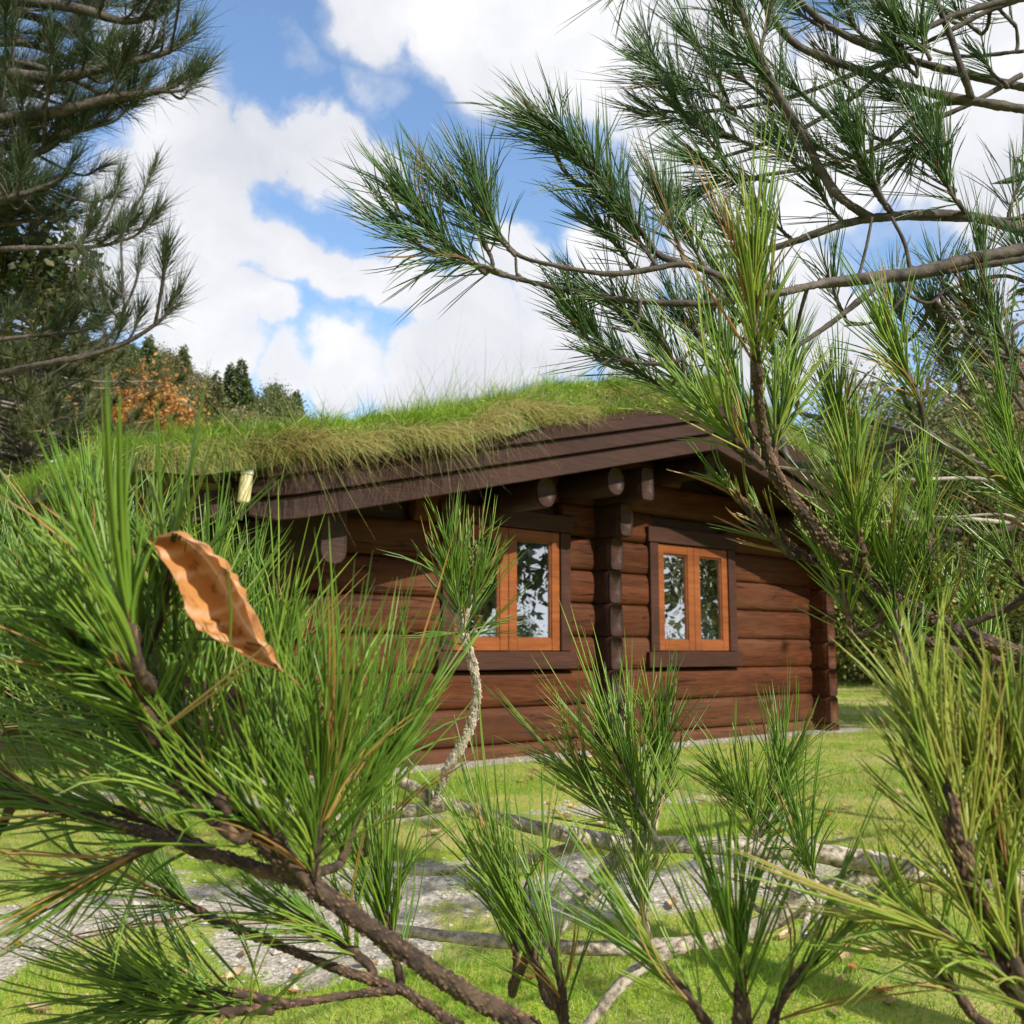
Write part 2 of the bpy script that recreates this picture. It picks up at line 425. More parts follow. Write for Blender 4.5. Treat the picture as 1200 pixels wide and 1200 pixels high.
FOL = {
 'olive': [(0, (.055, .070, .022)), (.5, (.115, .130, .036)), (.85, (.17, .165, .048)), (1, (.26, .18, .06))],
 'green': [(0, (.045, .085, .022)), (.5, (.085, .150, .034)), (.9, (.14, .19, .045)), (1, (.22, .19, .06))],
 'spruce': [(0, (.016, .034, .018)), (.6, (.030, .055, .022)), (1, (.06, .08, .03))],
 'orange': [(0, (.20, .075, .018)), (.5, (.34, .135, .025)), (1, (.42, .24, .05))],
 'russet': [(0, (.24, .055, .015)), (.5, (.40, .11, .025)), (1, (.45, .20, .05))],
 'hill': [(0, (.055, .070, .026)), (.5, (.105, .120, .038)), (.85, (.16, .155, .048)), (1, (.24, .18, .06))],
 'hillgreen': [(0, (.050, .085, .028)), (.5, (.085, .135, .036)), (1, (.15, .17, .05))],
 'brown': [(0, (.10, .085, .042)), (.5, (.18, .155, .070)), (1, (.27, .23, .10))],
 'yellow': [(0, (.10, .13, .02)), (.5, (.17, .19, .028)), (1, (.28, .25, .05))],
 'birch': [(0, (.030, .055, .016)), (.6, (.055, .085, .022)), (1, (.13, .12, .03))],
}
for k, s in FOL.items(): M['leaf_' + k] = foliage('foliage_' + k, s, .55, .3)

def dead_leaf(name, lo, hi, vein):
    m, nt, bs = mat(name)
    u = attr(nt, 'vein'); n = noise(nt, 90, 5, .6, coords(nt)); n2 = noise(nt, 22, 4, .6, coords(nt))
    c = mix(nt, n2, lo, hi); c = mix(nt, math_(nt, 'MULTIPLY', u, .85), c, vein)
    c = mix(nt, ramp(nt, n, [(.36, (.9, .9, .9)), (.47, (0, 0, 0))]), c, tuple(x * .45 for x in lo))
    nt.links.new(c, bs.inputs['Base Color']); bs.inputs['Roughness'].default_value = .5
    tr = N(nt, 'ShaderNodeBsdfTranslucent'); nt.links.new(c, tr.inputs[0]); ms = N(nt, 'ShaderNodeMixShader'); ms.inputs[0].default_value = .25
    nt.links.new(bs.outputs[0], ms.inputs[1]); nt.links.new(tr.outputs[0], ms.inputs[2]); nt.links.new(ms.outputs[0], nt.nodes['Material Output'].inputs[0])
    bump(nt, bs, n, .3, .001); return m
M['leaf_caught'] = dead_leaf('caught_dead_leaf', (.38, .15, .04), (.58, .29, .10), (.72, .50, .32))
M['leaf_tan'] = dead_leaf('pale_tan_leaf', (.40, .27, .13), (.56, .42, .25), (.30, .20, .10))
M['leaf_rust'] = dead_leaf('rust_brown_leaf', (.26, .10, .03), (.40, .17, .05), (.18, .07, .03))
M['leaf_gold'] = dead_leaf('yellow_leaf', (.48, .32, .05), (.62, .44, .10), (.36, .24, .05))

# ------------------------------------------------------------------ ground
A_ = math.radians(41.824)
W0 = np.array([-.10295, 8.49408, 0.])
Uv = np.array([math.cos(A_), math.sin(A_), 0]); Nv = np.array([math.sin(A_), -math.cos(A_), 0])
def cab(x, y):
    dx = x - W0[0]; dy = y - W0[1]
    return dx * Uv[0] + dy * Uv[1], dx * Nv[0] + dy * Nv[1]
def gz(x, y):
    x = np.asarray(x, float); y = np.asarray(y, float)
    s, o = cab(x, y)
    z = -.32 + .34 * sstep(1.5, 6.5, y)
    near = (1 - sstep(14, 24, np.hypot(x, y)))
    z = z + near * (.05 * (fbm(x * .9, y * .9, 3) - .47) + .025 * (fbm(x * 5, y * 5, 5, 3) - .43))
    inside = sstep(-2.6, -2.0, s) * (1 - sstep(4.6, 5.2, s)) * sstep(.7, .2, o) * (1 - sstep(-6, -6.8, o))
    z = z * (1 - inside) + 0.0 * inside
    z = z + 25 * np.exp(-(((x + 46) / 45) ** 2 + ((y - 105) / 40) ** 2)) + 7 * np.exp(-(((x - 40) / 50) ** 2 + ((y - 130) / 40) ** 2))
    z = z + .8 * sstep(12, 40, y) * sstep(2, 14, x)
    return z
def pathmask(x, y):
    s, o = cab(x, y)
    wob = .35 * (fbm(x * .8, y * .8, 21) - .47) * 2
    band = 1 - sstep(.35, .75, np.abs(y - (4.30 + .26 * x) + wob * 1.2) * (1 - .35 * sstep(-.6, -1.4, x)))
    band = band * (1 - sstep(1.1, 1.6, x + wob)) * sstep(.36, .56, fbm(x * 1.6, y * 1.6, 31))
    band2 = (1 - sstep(.2, .5, np.abs(y - 5.9 + wob))) * sstep(.42, .56, fbm(x * 1.3, y * 1.3, 41)) * (1 - sstep(1.2, 2, x)) * .7
    base = (1 - sstep(.38, .52, np.abs(o - .10) + wob * .2)) * sstep(-2.4, -2.2, s) * (1 - sstep(4.8, 5, s))
    return np.clip(np.maximum(np.maximum(band, band2), base), 0, 1)

def axis(lo, hi, c, fine, grow):
    out = [c]; st = fine
    while out[-1] < hi: out.append(out[-1] + st); st *= grow
    lo_ = [c]; st = fine
    while lo_[-1] > lo: lo_.append(lo_[-1] - st); st *= grow
    return np.array(sorted(set(lo_[1:] + out)))
gx = axis(-420, 420, .3, .05, 1.028); gy = axis(-420, 520, 4.6, .05, 1.025)
X, Y = np.meshgrid(gx, gy); Z = gz(X, Y)
mb = MB(); nx, ny = len(gx), len(gy)
i = np.arange(ny - 1)[:, None] * nx + np.arange(nx - 1)[None]
mb.add(np.stack([X, Y, Z], -1).reshape(-1, 3), np.stack([i, i + 1, i + nx + 1, i + nx], -1).reshape(-1, 4), gravel=pathmask(X, Y).ravel())
m, nt, bs = mat('lawn_and_gravel')
v = coords(nt)
n1 = noise(nt, 1.3, 6, .6, v); n2 = noise(nt, 9, 6, .65, v); n3 = noise(nt, 55, 4, .6, v)
g = mix(nt, ramp(nt, n2, [(.35, (0, 0, 0)), (.65, (1, 1, 1))]), (.105, .185, .016), (.23, .27, .025))
g = mix(nt, ramp(nt, n1, [(.45, (0, 0, 0)), (.62, (.75, .75, .75))]), g, (.30, .28, .075))
g = mix(nt, ramp(nt, n3, [(.28, (.7, .7, .7)), (.45, (0, 0, 0))]), g, (.06, .05, .02))
vo = N(nt, 'ShaderNodeTexVoronoi'); vo.inputs['Scale'].default_value = 75; nt.links.new(v, vo.inputs['Vector'])
gr = mix(nt, vo.outputs['Color'], (.19, .185, .175), (.37, .36, .34), 'MIX')
sep = N(nt, 'ShaderNodeSeparateColor'); nt.links.new(vo.outputs['Color'], sep.inputs[0])
gr = mix(nt, sep.outputs[0], (.19, .17, .138), (.41, .375, .315))
gr = mix(nt, ramp(nt, n2, [(.48, (0, 0, 0)), (.7, (.6, .6, .6))]), gr, (.25, .20, .12))
mk = math_(nt, 'ADD', attr(nt, 'gravel'), math_(nt, 'MULTIPLY_ADD', n3, .9)); mk.node.inputs[1].links[0].from_node.inputs[2].default_value = -.45
mk = math_(nt, 'ADD', mk, math_(nt, 'MULTIPLY_ADD', n2, 1.5)); mk.node.inputs[1].links[0].from_node.inputs[2].default_value = -.75
mk = ramp(nt, mk, [(.42, (0, 0, 0)), (.66, (1, 1, 1))])
n6 = noise(nt, .9, 5, .65, coords(nt, (1, 1, 1)))
g = mix(nt, ramp(nt, n6, [(.50, (0, 0, 0)), (.64, (.9, .9, .9))]), g, (.33, .27, .125))
nt.links.new(mix(nt, mk, g, gr), bs.inputs['Base Color']); bs.inputs['Roughness'].default_value = .95; bs.inputs['Specular IOR Level'].default_value = .2
bump(nt, bs, math_(nt, 'ADD', n3, math_(nt, 'MULTIPLY', vo.outputs['Distance'], 1.2)), .5, .010)
ground = link('ground', mb.mesh('ground'), m); tag(ground, kind='structure')

# lawn blades and pebbles
def inview(x, y, mrg=80):
    px = 600 + F * x / np.maximum(y, .1); return (px > -mrg) & (px < 1200 + mrg)
def scatter(n, y0, y1, p=1.0):
    y = y0 + (y1 - y0) * rng.random(n) ** p
    x = (rng.random(n) * 1360 - 680) / F * y
    return x, y
mb = MB()
for (n, y0, y1, L, w, p) in ((85000, 2.6, 7.5, .052, .0034, 1.2), (38000, 5.5, 12, .050, .0045, 1.0), (22000, 11, 26, .085, .010, 1.0)):
    x, y = scatter(n, y0, y1, p)
    s, o = cab(x, y)
    ok = (pathmask(x, y) < .35 * rng.random(n) + .1) & ~((s > -2.1) & (s < 4.7) & (o < .1) & (o > -6.6)) & (fbm(x * 2.2, y * 2.2, 51) + .25 * rng.random(n) > .50)
    x, y = x[ok], y[ok]; k = len(x)
    d = nrm(np.stack([rng.normal(0, .5, k), rng.normal(0, .5, k), np.ones(k)], -1))
    ribbons(mb, np.stack([x, y, gz(x, y) - .004], -1), d, rng.normal(0, .25, (k, 3)) * [1, 1, .4], L * rng.uniform(.3, 1.2, k) * (.35 + 1.3 * fbm(x * 3.1, y * 3.1, 55)), np.full(k, w), 2,
            rnd=np.clip(.15 + .9 * fbm(x * 1.1, y * 1.1, 61) + rng.normal(0, .18, k), 0, 1), dry=(rng.random(k) < .12 + .55 * sstep(.46, .66, fbm(x * .9, y * .9, 71))) * rng.uniform(.4, 1, k))
tag(link('lawn_grass', mb.mesh('lawn_grass'), M['grass']), 'short mossy green grass covering the lawn in front of the cabin', 'grass', kind='stuff')
mb = MB()
x, y = scatter(16000, 2.7, 11, 1.2)
ok = pathmask(x, y) > .02 + .75 * rng.random(len(x)); x, y = x[ok], y[ok]
oct_ = np.array([(1,0,0),(-1,0,0),(0,1,0),(0,-1,0),(0,0,1),(0,0,-1)], float)
ot = np.array([(0,2,4),(2,1,4),(1,3,4),(3,0,4),(2,0,5),(1,2,5),(3,1,5),(0,3,5)])
sz = rng.gamma(2.2, .0034, len(x)) + .002
V = oct_[None] * (sz[:, None, None] * rng.uniform(.6, 1.3, (len(x), 6, 1))) * np.array([1, 1, .6]) + np.stack([x, y, gz(x, y) + .002], -1)[:, None]
mb.add(V.reshape(-1, 3), None, (ot[None] + (np.arange(len(x)) * 6)[:, None, None]).reshape(-1, 3))
tag(link('gravel', mb.mesh('gravel', False), M['stone']), 'loose grey gravel on the worn path and along the cabin wall', 'gravel', kind='stuff')

# ------------------------------------------------------------------ the log cabin (local x along the gable wall, -y towards the viewer)
cabin = empty('log_cabin', tuple(W0), A_)
tag(cabin, 'low dark brown log cabin with a grass covered turf roof', 'cabin')
SL, SRt, SC_ = -1.98, 4.45, 1.09          # left corner, right corner, cross wall
RID = 1.75; SLOPE = .2325
def zlow(s):                               # lower edge of the verge boards
    return 1.57 + SLOPE * (np.minimum(s, RID) + 2.68) - SLOPE * np.maximum(s - RID, 0)
def zsof(s): return zlow(s) + .09
COURSE = [-.04, .13, .413, .696, .979, 1.262, 1.545, 1.828, 2.111, 2.394, 2.62]

def log(mb, p0, p1, half, depth, ax, cracks=True, sd=0):
    """one log lying from p0 to p1; ax = 'x' or 'y' (which way it runs); round faces with a drying crack"""
    p0 = np.array(p0, float); p1 = np.array(p1, float); Ln = np.linalg.norm(p1 - p0)
    n = max(3, int(Ln / .06)); K = 28
    t = np.linspace(0, 1, n + 1)
    th = np.arange(K) / K * 2 * np.pi
    TH, Tt = np.meshgrid(th, t * Ln)
    ea, eb = (.42, .60) if ax == 'x' else (.9, .9) if depth > .09 else (.34, .40)
    c = np.sign(np.cos(TH)) * np.abs(np.cos(TH)) ** ea; s = np.sign(np.sin(TH)) * np.abs(np.sin(TH)) ** eb
    wob = 1 + .05 * (vnoise(Tt * 1.3 + sd * 9.1, TH * .8 + sd, sd) - .5) * 2
    hd = 1 + .03 * (vnoise(Tt * .9 + sd * 3.3, sd * 1.7 + 0 * TH, sd + 5) - .5) * 2
    dy = depth * c * wob; dz = half * s * hd
    if cracks:
        k0 = rng.choice([12, 13, 14, 15, 2 + 24, 27]) if ax == 'x' else 0
        if ax == 'x':
            kk = (14 + rng.integers(-1, 2)) % K           # face towards -y
            a0, a1 = sorted(rng.random(2) * 1.6 - .3)
            msk = sstep(a0, a0 + .08, t) * (1 - sstep(a1 - .08, a1, t)) if a1 - a0 > .25 else t * 0
            dy[:, kk] *= 1 - .16 * msk; dz[:, kk] -= half * .02 * msk
    if ax == 'x':
        V = np.stack([p0[0] + (p1[0]-p0[0]) * t[:, None] + 0 * TH, p0[1] + dy, p0[2] + dz], -1)
    else:
        V = np.stack([p0[0] + dy, p0[1] + (p1[1]-p0[1]) * t[:, None] + 0 * TH, p0[2] + dz], -1)
    # pull the last ring in a little so the end arris is worn
    cx = V[[0, -1]].mean(1, keepdims=True)
    e0 = cx[0] + (V[0] - cx[0]) * .93; e1 = cx[1] + (V[-1] - cx[1]) * .93
    V[1] = V[1]; 
    dirv = (p1 - p0) / Ln
    e0 = e0 - dirv * .015; e1 = e1 + dirv * .015
    VV = np.vstack([e0[None].reshape(-1, 3), V.reshape(-1, 3), e1.reshape(-1, 3), (cx[0] - dirv * .018).reshape(1, 3), (cx[1] + dirv * .018).reshape(1, 3)])
    R = n + 3
    i = np.arange(R - 1)[:, None] * K; j = np.arange(K)[None]; j2 = (j + 1) % K
    Q = np.stack([i + j, i + j2, i + K + j2, i + K + j], -1).reshape(-1, 4)
    if ax == 'y': Q = Q[:, ::-1]
    c0 = R * K
    T = [(c0, (k+1) % K, k) for k in range(K)] + [(c0 + 1, (R-1)*K + k, (R-1)*K + (k+1) % K) for k in range(K)]
    mb.add(VV, Q, T)

WINS = [(-.67, .70, .72, 1.99), (1.72, 2.99, .72, 1.99)]        # openings with their trim (s0,s1,z0,z1)
def wall_logs(s0, s1, sd):
    mb = MB()
    for k in range(len(COURSE) - 1):
        za, zb = COURSE[k], COURSE[k+1]; zc = (za + zb) / 2; half = (zb - za) / 2 * 1.02
        a, b = s0, s1
        lim = zsof(np.array([a, b])) - .02
        # keep the log under the sloping soffit
        ss = np.linspace(a, b, 200); ok = ss[zsof(ss) > zb - .04]
        if len(ok) < 8: continue
        a, b = max(a, ok[0]), min(b, ok[-1])
        cuts = [(a, b)]
        for (w0, w1, z0, z1) in WINS:
            if zb > z0 + .05 and za < z1 - .05:
                new = []
                for (p, q) in cuts:
                    if w1 <= p or w0 >= q: new.append((p, q)); continue
                    if w0 - p > .05: new.append((p, w0 + .05))
                    if q - w1 > .05: new.append((w1 - .05, q))
                cuts = new
        for (p, q) in cuts:
            log(mb, (p, 0, zc), (q, 0, zc), half, .105, 'x', True, sd * 31 + k)
    return mb
link('log_wall', wall_logs(SL, SC_ - .02, 1).mesh('log_wall'), M['log'], cabin)
link('log_wall', wall_logs(SC_ + .04, SRt, 2).mesh('log_wall'), M['log'], cabin)
# gable infill behind the top logs
mb = MB(); zt = lambda s: float(zsof(np.array(s)))
poly = [(SL, 1.3), (SRt, 1.3), (SRt, zt(SRt)), (RID, zt(RID)), (SL, zt(SL))]
V = [(s, .02, z) for s, z in poly] + [(s, .09, z) for s, z in poly]
mb.add(V, [(k, (k+1) % 5, 5 + (k+1) % 5, 5 + k) for k in range(5)], [(0, 2, 1), (0, 3, 2), (0, 4, 3), (5, 6, 7), (5, 7, 8), (5, 8, 9)])
# side and back walls
def cross_logs(s, o0, o1, top, sd, half_w=.085):
    mb = MB()
    for k in range(len(COURSE) - 1):
        za, zb = COURSE[k], COURSE[k+1]
        if zb > top + .05: break
        off = .0
        log(mb, (s, -o0, (za+zb)/2 - .03), (s, -o1, (za+zb)/2 - .03), (zb-za)/2*1.02, half_w, 'y', False, sd * 17 + k)
    return mb
link('log_wall', cross_logs(SL, .28, -6.3, 1.6, 3).mesh('log_wall'), M['log'], cabin)
link('log_wall', cross_logs(SRt - .02, .28, -6.3, 1.9, 4).mesh('log_wall'), M['log'], cabin)
mb2 = MB()
for k in range(len(COURSE) - 1):
    zc = (COURSE[k] + COURSE[k+1]) / 2; ss = np.linspace(SL, SRt, 200); ok = ss[zsof(ss) > COURSE[k+1] - .04]
    if len(ok) > 8: log(mb2, (ok[0], 6.2, zc), (ok[-1], 6.2, zc), .15, .115, 'x', True, 80 + k)
link('log_wall', mb2.mesh('log_wall'), M['log'], cabin)
mb2 = MB(); mb2.box((SL, .1, .02), (SRt, 6.2, .06)); link('floor', mb2.mesh('floor', False), M['floor'], cabin)
# inner cross wall: its log ends stand out of the gable as a pillar, stepping out under the roof
pil = MB()
outs = [.24, .26, .27, .27, .27, .27, .28, .40, .64]
for k in range(len(outs)):
    za, zb = COURSE[k], COURSE[k+1]
    log(pil, (SC_, 3.2, (za+zb)/2), (SC_, -outs[k] + .01 * rng.random(), (za+zb)/2), (zb-za)/2*1.02, .083, 'y', False, 200 + k)
link('cross_wall_logs', pil.mesh('cross_wall_logs'), M['log_dark'], cabin)
link('gable_infill', mb.mesh('gable_infill', False), M['log_dark'], cabin)
# left wall plate end
mb = MB()
V = []
pr = [(-.095, .16), (-.095, -.10), (-.085, -.14), (-.06, -.17), (-.02, -.185), (.02, -.185), (.06, -.17), (.085, -.14), (.095, -.10), (.095, .16)]
for o in (.66, -6.3):
    V += [(SL + p, -o, 1.575 + q + .02) for p, q in pr]
K = len(pr)
mb.add(V, [(k, (k+1) % K, K + (k+1) % K, K + k) for k in range(K)], [(0, k+1, k) for k in range(1, K-1)] + [(K, K+k, K+k+1) for k in range(1, K-1)])
link('wall_plate', mb.mesh('wall_plate', False), M['log_dark'], cabin)
# round purlins
for (s, zc, r) in ((-.12, 2.055, .105), (.66, 2.225, .105), (1.90, 2.50, .095)):
    mb = MB(); log(mb, (s, 4.6, zc), (s, -.67, zc), r * 1.12, r, 'y', False, int(s * 10) + 300)
    link('purlin', mb.mesh('purlin'), M['log_dark'], cabin)
mb = MB(); log(mb, (3.55, 4.6, 2.13), (3.55, -.67, 2.13), .115, .1, 'y', False, 333); link('purlin', mb.mesh('purlin'), M['log_dark'], cabin)

# roof deck: two slopes
EL, ER, OB = -3.02, 5.25, -6.9
def prism(mb, sa, sb, o0, o1, f0, f1):
    """block between s=sa..sb, o=o0..o1 with its lower/upper faces on f0(s), f1(s)"""
    V = []
    for o in (o0, o1):
        for s in (sa, sb):
            V += [(s, -o, float(f0(s))), (s, -o, float(f1(s)))]
    mb.add(V, [(0,1,3,2),(4,6,7,5),(0,4,5,1),(2,3,7,6),(1,5,7,3),(0,2,6,4)])
mb = MB()
prism(mb, EL, RID, .835, OB, lambda s: zsof(s), lambda s: zlow(s) + .36)
prism(mb, RID + .001, ER, .835, OB, lambda s: zsof(s), lambda s: zlow(s) + .36)
roof = link('roof', mb.mesh('roof', False), M['board'], cabin)
# verge boards: three each side, each a little proud of the one below
def board(sa, sb, o0, o1, h0, h1, cut=.0):
    mb = MB(); n = 24; V = []
    for k in range(n + 1):
        s = sa + (sb - sa) * k / n
        hh0 = h0 + (.07 * max(0, 1 - k / 1.2) if cut else 0)
        w = .003 * math.sin(k * 1.7 + h0 * 40)
        zz = float(zlow(s)); b = .006
        ring = [(s, -o0, zz+hh0), (s, -o1 + b, zz+hh0), (s, -o1 + w*.3, zz+hh0+b), (s, -o1 + w*.3, zz+h1-b), (s, -o1 + b, zz+h1), (s, -o0, zz+h1)]
        V += ring
    Q = [(k*6+j, k*6+(j+1) % 6, (k+1)*6+(j+1) % 6, (k+1)*6+j) for k in range(n) for j in range(6)]
    T = [(0, j, j+1) for j in range(1, 5)] + [(n*6, n*6+j+1, n*6+j) for j in range(1, 5)]
    mb.add(V, Q, T); return mb
for (la, lb) in (('L', 1), ('R', 1)):
    for (s_end, o0, o1, h0, h1) in (((-2.70 if la == 'L' else 5.1), .84, .885, 0, .145), ((-2.78 if la == 'L' else 5.17), .838, .925, .150, .272), ((-2.98 if la == 'L' else 5.25), .838, .965, .276, .43)):
        a, b = (s_end, RID) if la == 'L' else (RID + .002, s_end)
        bm_ = board(a, b, o0, o1, h0, h1, True) if la == 'L' else board(b, a, o0, o1, h0, h1)
        link('verge_board', bm_.mesh('verge_board', False), M['board'], cabin)
# turf on the roof
def oedge(s): return 1.06 - .095 * sstep(-1.0, -.3, s) + .03 * (fbm(np.asarray(s) * 2.5, np.asarray(s) * 0 + 5, 77) - .47)
def turf_h(s, o):
    edge = np.minimum.reduce([s - (-3.42), 5.55 - s, oedge(s) - o, o + 7.1])
    base = zlow(np.clip(s, EL - .1, ER + .1)) + .42 + .04 * sstep(-1.1, -.4, s)
    th = .05 + .14 * sstep(-3.2, -.2, s) + .09 * (fbm(s * 1.6 + 9, o * 1.6, 81) - .47) * 2 + .09 * (fbm(s * 6, o * 6, 91, 3) - .45)
    th = th + .08 * np.exp(-((s + 3.0) / .5) ** 2)
    roll = np.sqrt(np.clip(1 - (1 - np.clip(edge / .20, 0, 1)) ** 2, 0, 1))
    lump = .16 * (fbm(s * 2.7 + 3, o * 3.5, 201, 2) - .38) * sstep(1.3, .2, np.abs(o - .7))
    return base + (th + .10 + lump) * roll - .10 + .01
def turf_xy(s, o):
    return s, o
ss = np.concatenate([np.linspace(-3.42, -3.2, 8)[:-1], np.linspace(-3.2, 5.3, 150), np.linspace(5.3, 5.55, 8)[1:]])
oo = np.concatenate([np.linspace(-7.1, -.8, 60)[:-1], np.linspace(-.8, .84, 36), np.linspace(.86, 1.06, 9)])
S_, O_ = np.meshgrid(ss, oo)
Zt = turf_h(S_, O_)
wob = .05 * (fbm(S_ * 3, S_ * 0 + 1, 101) - .47) * 2
Oy = O_ + np.where(O_ > .7, wob, 0) * (1 - sstep(-1.0, -.3, S_)); Oy = np.minimum(Oy, np.where(O_ > .86, oedge(S_) - (1.06 - O_) * .3, Oy))
ns, no = len(ss), len(oo)
V = np.stack([S_, -Oy, Zt], -1).reshape(-1, 3)
i = np.arange(no - 1)[:, None] * ns + np.arange(ns - 1)[None]
mb = MB(); mb.add(V, np.stack([i, i + ns, i + ns + 1, i + 1], -1).reshape(-1, 4))
# skirt under the rolled edge back to the boards
fr = V.reshape(no, ns, 3)[-1]; back = fr.copy(); back[:, 1] = -.80
back[:, 2] = np.minimum(back[:, 2], zlow(np.clip(fr[:, 0], EL, ER)) + .30); lf = V.reshape(no, ns, 3)[:, 0]; bl = lf.copy(); bl[:, 0] = EL + .1; bl[:, 2] = np.minimum(lf[:, 2], zlow(EL) + .27)
k = np.arange(ns - 1); mb.add(np.vstack([fr, back]), np.stack([k, k + ns, k + ns + 1, k + 1], -1))
k = np.arange(no - 1); mb.add(np.vstack([lf, bl]), np.stack([k, k + 1, k + no + 1, k + no], -1))
turf = link('turf', mb.mesh('turf'), M['turf'], roof)
# grass on the turf
mb = MB()
def roofgrass(n, smin, smax, omin, omax, L, w, dryf, hang=0, sp=.62, p=1.0):
    s = smin + (smax - smin) * rng.random(n); o = omax - (omax - omin) * rng.random(n) ** p
    o = np.minimum(o, oedge(s) - .01 * rng.random(n)); clump = fbm(s * 2.3, o * 2.3, 111)
    if hang == 0 and n > 15000:
        kp = vnoise(s * 6, o * 8, 301) + .5 * vnoise(s * 15, o * 15, 303) > .52; s, o, clump = s[kp], o[kp], clump[kp]; n = len(s)
    z = turf_h(s, o)
    base = np.stack([s, -o, z - .01], -1)
    d = nrm(np.stack([rng.normal(0, sp, n), rng.normal(-.15, sp, n) - hang * 1.0, np.full(n, 1.0 - hang * .75)], -1))
    bd = rng.normal(0, .25, (n, 3)) + np.array([0, -.05, -.12]) - hang * np.array([0, .1, 1.0]) * rng.uniform(.5, 1.3, n)[:, None]
    cl2 = vnoise(s * 7, o * 7, 211); Ln = L * rng.uniform(.35, 1.25, n) * (.2 + 1.0 * clump + .9 * cl2 ** 2)
    ln_ = np.stack([vnoise(s * 4, o * 4, 221) - .5, vnoise(s * 4 + 9, o * 4, 231) - .65, 0 * s], -1) * 1.5; d = nrm(d + ln_ * (1 - hang))
    dry = np.clip(dryf(s, o) + rng.normal(0, .22, n), 0, 1)
    ribbons(mb, base, d, bd, Ln, w * rng.uniform(.6, 1.3, n), 3, dry=dry, rnd=np.clip(fbm(s * 1.9, o * 1.9, 121) * 1.0 + rng.normal(0, .17, n), 0, 1))
patch = lambda s, o: sstep(.46, .60, fbm(s * 1.3 + 4, o * 2.2, 241))
dryf = lambda s, o: .0 + .50 * sstep(-1.3, -.3, s) * patch(s, o) + .35 * sstep(.94, 1.03, o) * sstep(.45, .7, vnoise(s * 2.1, 0 * o, 251)) + .12 * sstep(-1.3, 0, s)
green = lambda s, o: .35 * sstep(-1.0, .3, s) * patch(s, o) + .12 * (vnoise(s * 5, o * 5, 143) > .75)
roofgrass(34000, -3.40, 3.2, .45, 1.04, .105, .0052, dryf)
roofgrass(2500, -3.40, 3.2, -.6, 1.0, .24, .0052, green, 0, .8)
roofgrass(40000, -3.42, 3.2, -1.8, .95, .14, .0052, green)
roofgrass(14000, -3.42, -2.2, -7, .6, .15, .007, green)
roofgrass(6000, 3.2, 5.5, -2, .92, .16, .006, green)
roofgrass(8000, -3.42, 5.4, -7, -1.4, .15, .011, green)
straw = lambda s, o: .80 + .3 * (fbm(s * 3, o, 151) - .5)
roofgrass(700, -2.95, -1.0, .99, 1.05, .26, .0050, straw, .74, .5)
roofgrass(420, -2.75, -1.9, 1.0, 1.055, .46, .0050, straw, .80, .4)
roofgrass(420, -1.75, -.85, .97, 1.03, .38, .0052, straw, .8, .45)
roofgrass(900, -1.0, .1, .93, .98, .20, .0048, straw, .7, .5)
roofgrass(900, .1, 1.7, .84, .97, .11, .0048, straw, .6, .5)
roofgrass(1800, -3.42, -2.5, .5, 1.05, .30, .0050, lambda s, o: .45 + 0 * s, .75, .5)
roofgrass(150, -2.2, 2.0, .2, .9, .42, .0026, lambda s, o: .5 + 0 * s, 0, .2)
roofgrass(150, -1.1, -.3, -.1, .8, .50, .0024, lambda s, o: .45 + 0 * s, 0, .2)
n = 9000; s_ = rng.uniform(-3.3, 3, n); o_ = np.minimum(1.03 - .9 * rng.random(n) ** 1.6, oedge(s_) - .005); kk = fbm(s_ * 2.9, o_ * 2.9, 261) > .47; s_, o_ = s_[kk], o_[kk]
leaves(mb, np.stack([s_, -o_, turf_h(s_, o_) + rng.uniform(0, .05, len(s_))], -1), .028, np.clip(rng.normal(.55, .3, len(s_)), 0, 1), .6)
tag(link('roof_grass', mb.mesh('roof_grass'), M['grass'], roof), kind='stuff')

# windows
def window(s0, mull, s1, panes):
    w = MB(); a, b, c, d = s0 - .115, s1 + .115, .72, 1.98
    y0 = -.135
    # dark trim boards butted end to end
    w.bbox((a, y0, .855), (s0 - .002, .06, 1.846)); w.bbox((s1 + .002, y0, .855), (b, .06, 1.846))
    w.bbox((a - .03, y0 - .012, 1.849), (b + .03, .06, d + .01)); w.bbox((a - .05, y0 - .018, c - .01), (b + .05, .06, .852))
    win = link('window', w.mesh('window', False), M['trim'], cabin)
    for (p, q) in ((s0, mull), (mull, s1)):
        f = MB(); p += .003; q -= .003; st = .088; yf, yb = -.118, -.06
        f.bbox((p, yf, .857), (p + st, yb, 1.843)); f.bbox((q - st, yf, .857), (q, yb, 1.843))
        f.bbox((p + st + .001, yf + .002, .857), (q - st - .001, yb, .857 + .10)); f.bbox((p + st + .001, yf + .002, 1.843 - .088), (q - st - .001, yb, 1.843))
        for (x0, x1, z0, z1) in ((p+st, p+st+.012, .957, 1.755), (q-st-.012, q-st, .957, 1.755), (p+st+.012, q-st-.012, .957, .969), (p+st+.012, q-st-.012, 1.743, 1.755)):
            f.box((x0+.0005, yf + .018, z0+.0005), (x1-.0005, yb - .004, z1-.0005))
        link('sash', f.mesh('sash', False), M['sash'], win)
        g = MB(); g.box((p + st + .004, -.088, .96), (q - st - .004, -.082, 1.752))
        link('pane', g.mesh('pane', False), M['glass'], win)
window(-.565, 0.0, .573, None)
window(1.83, 2.36, 2.883, None)
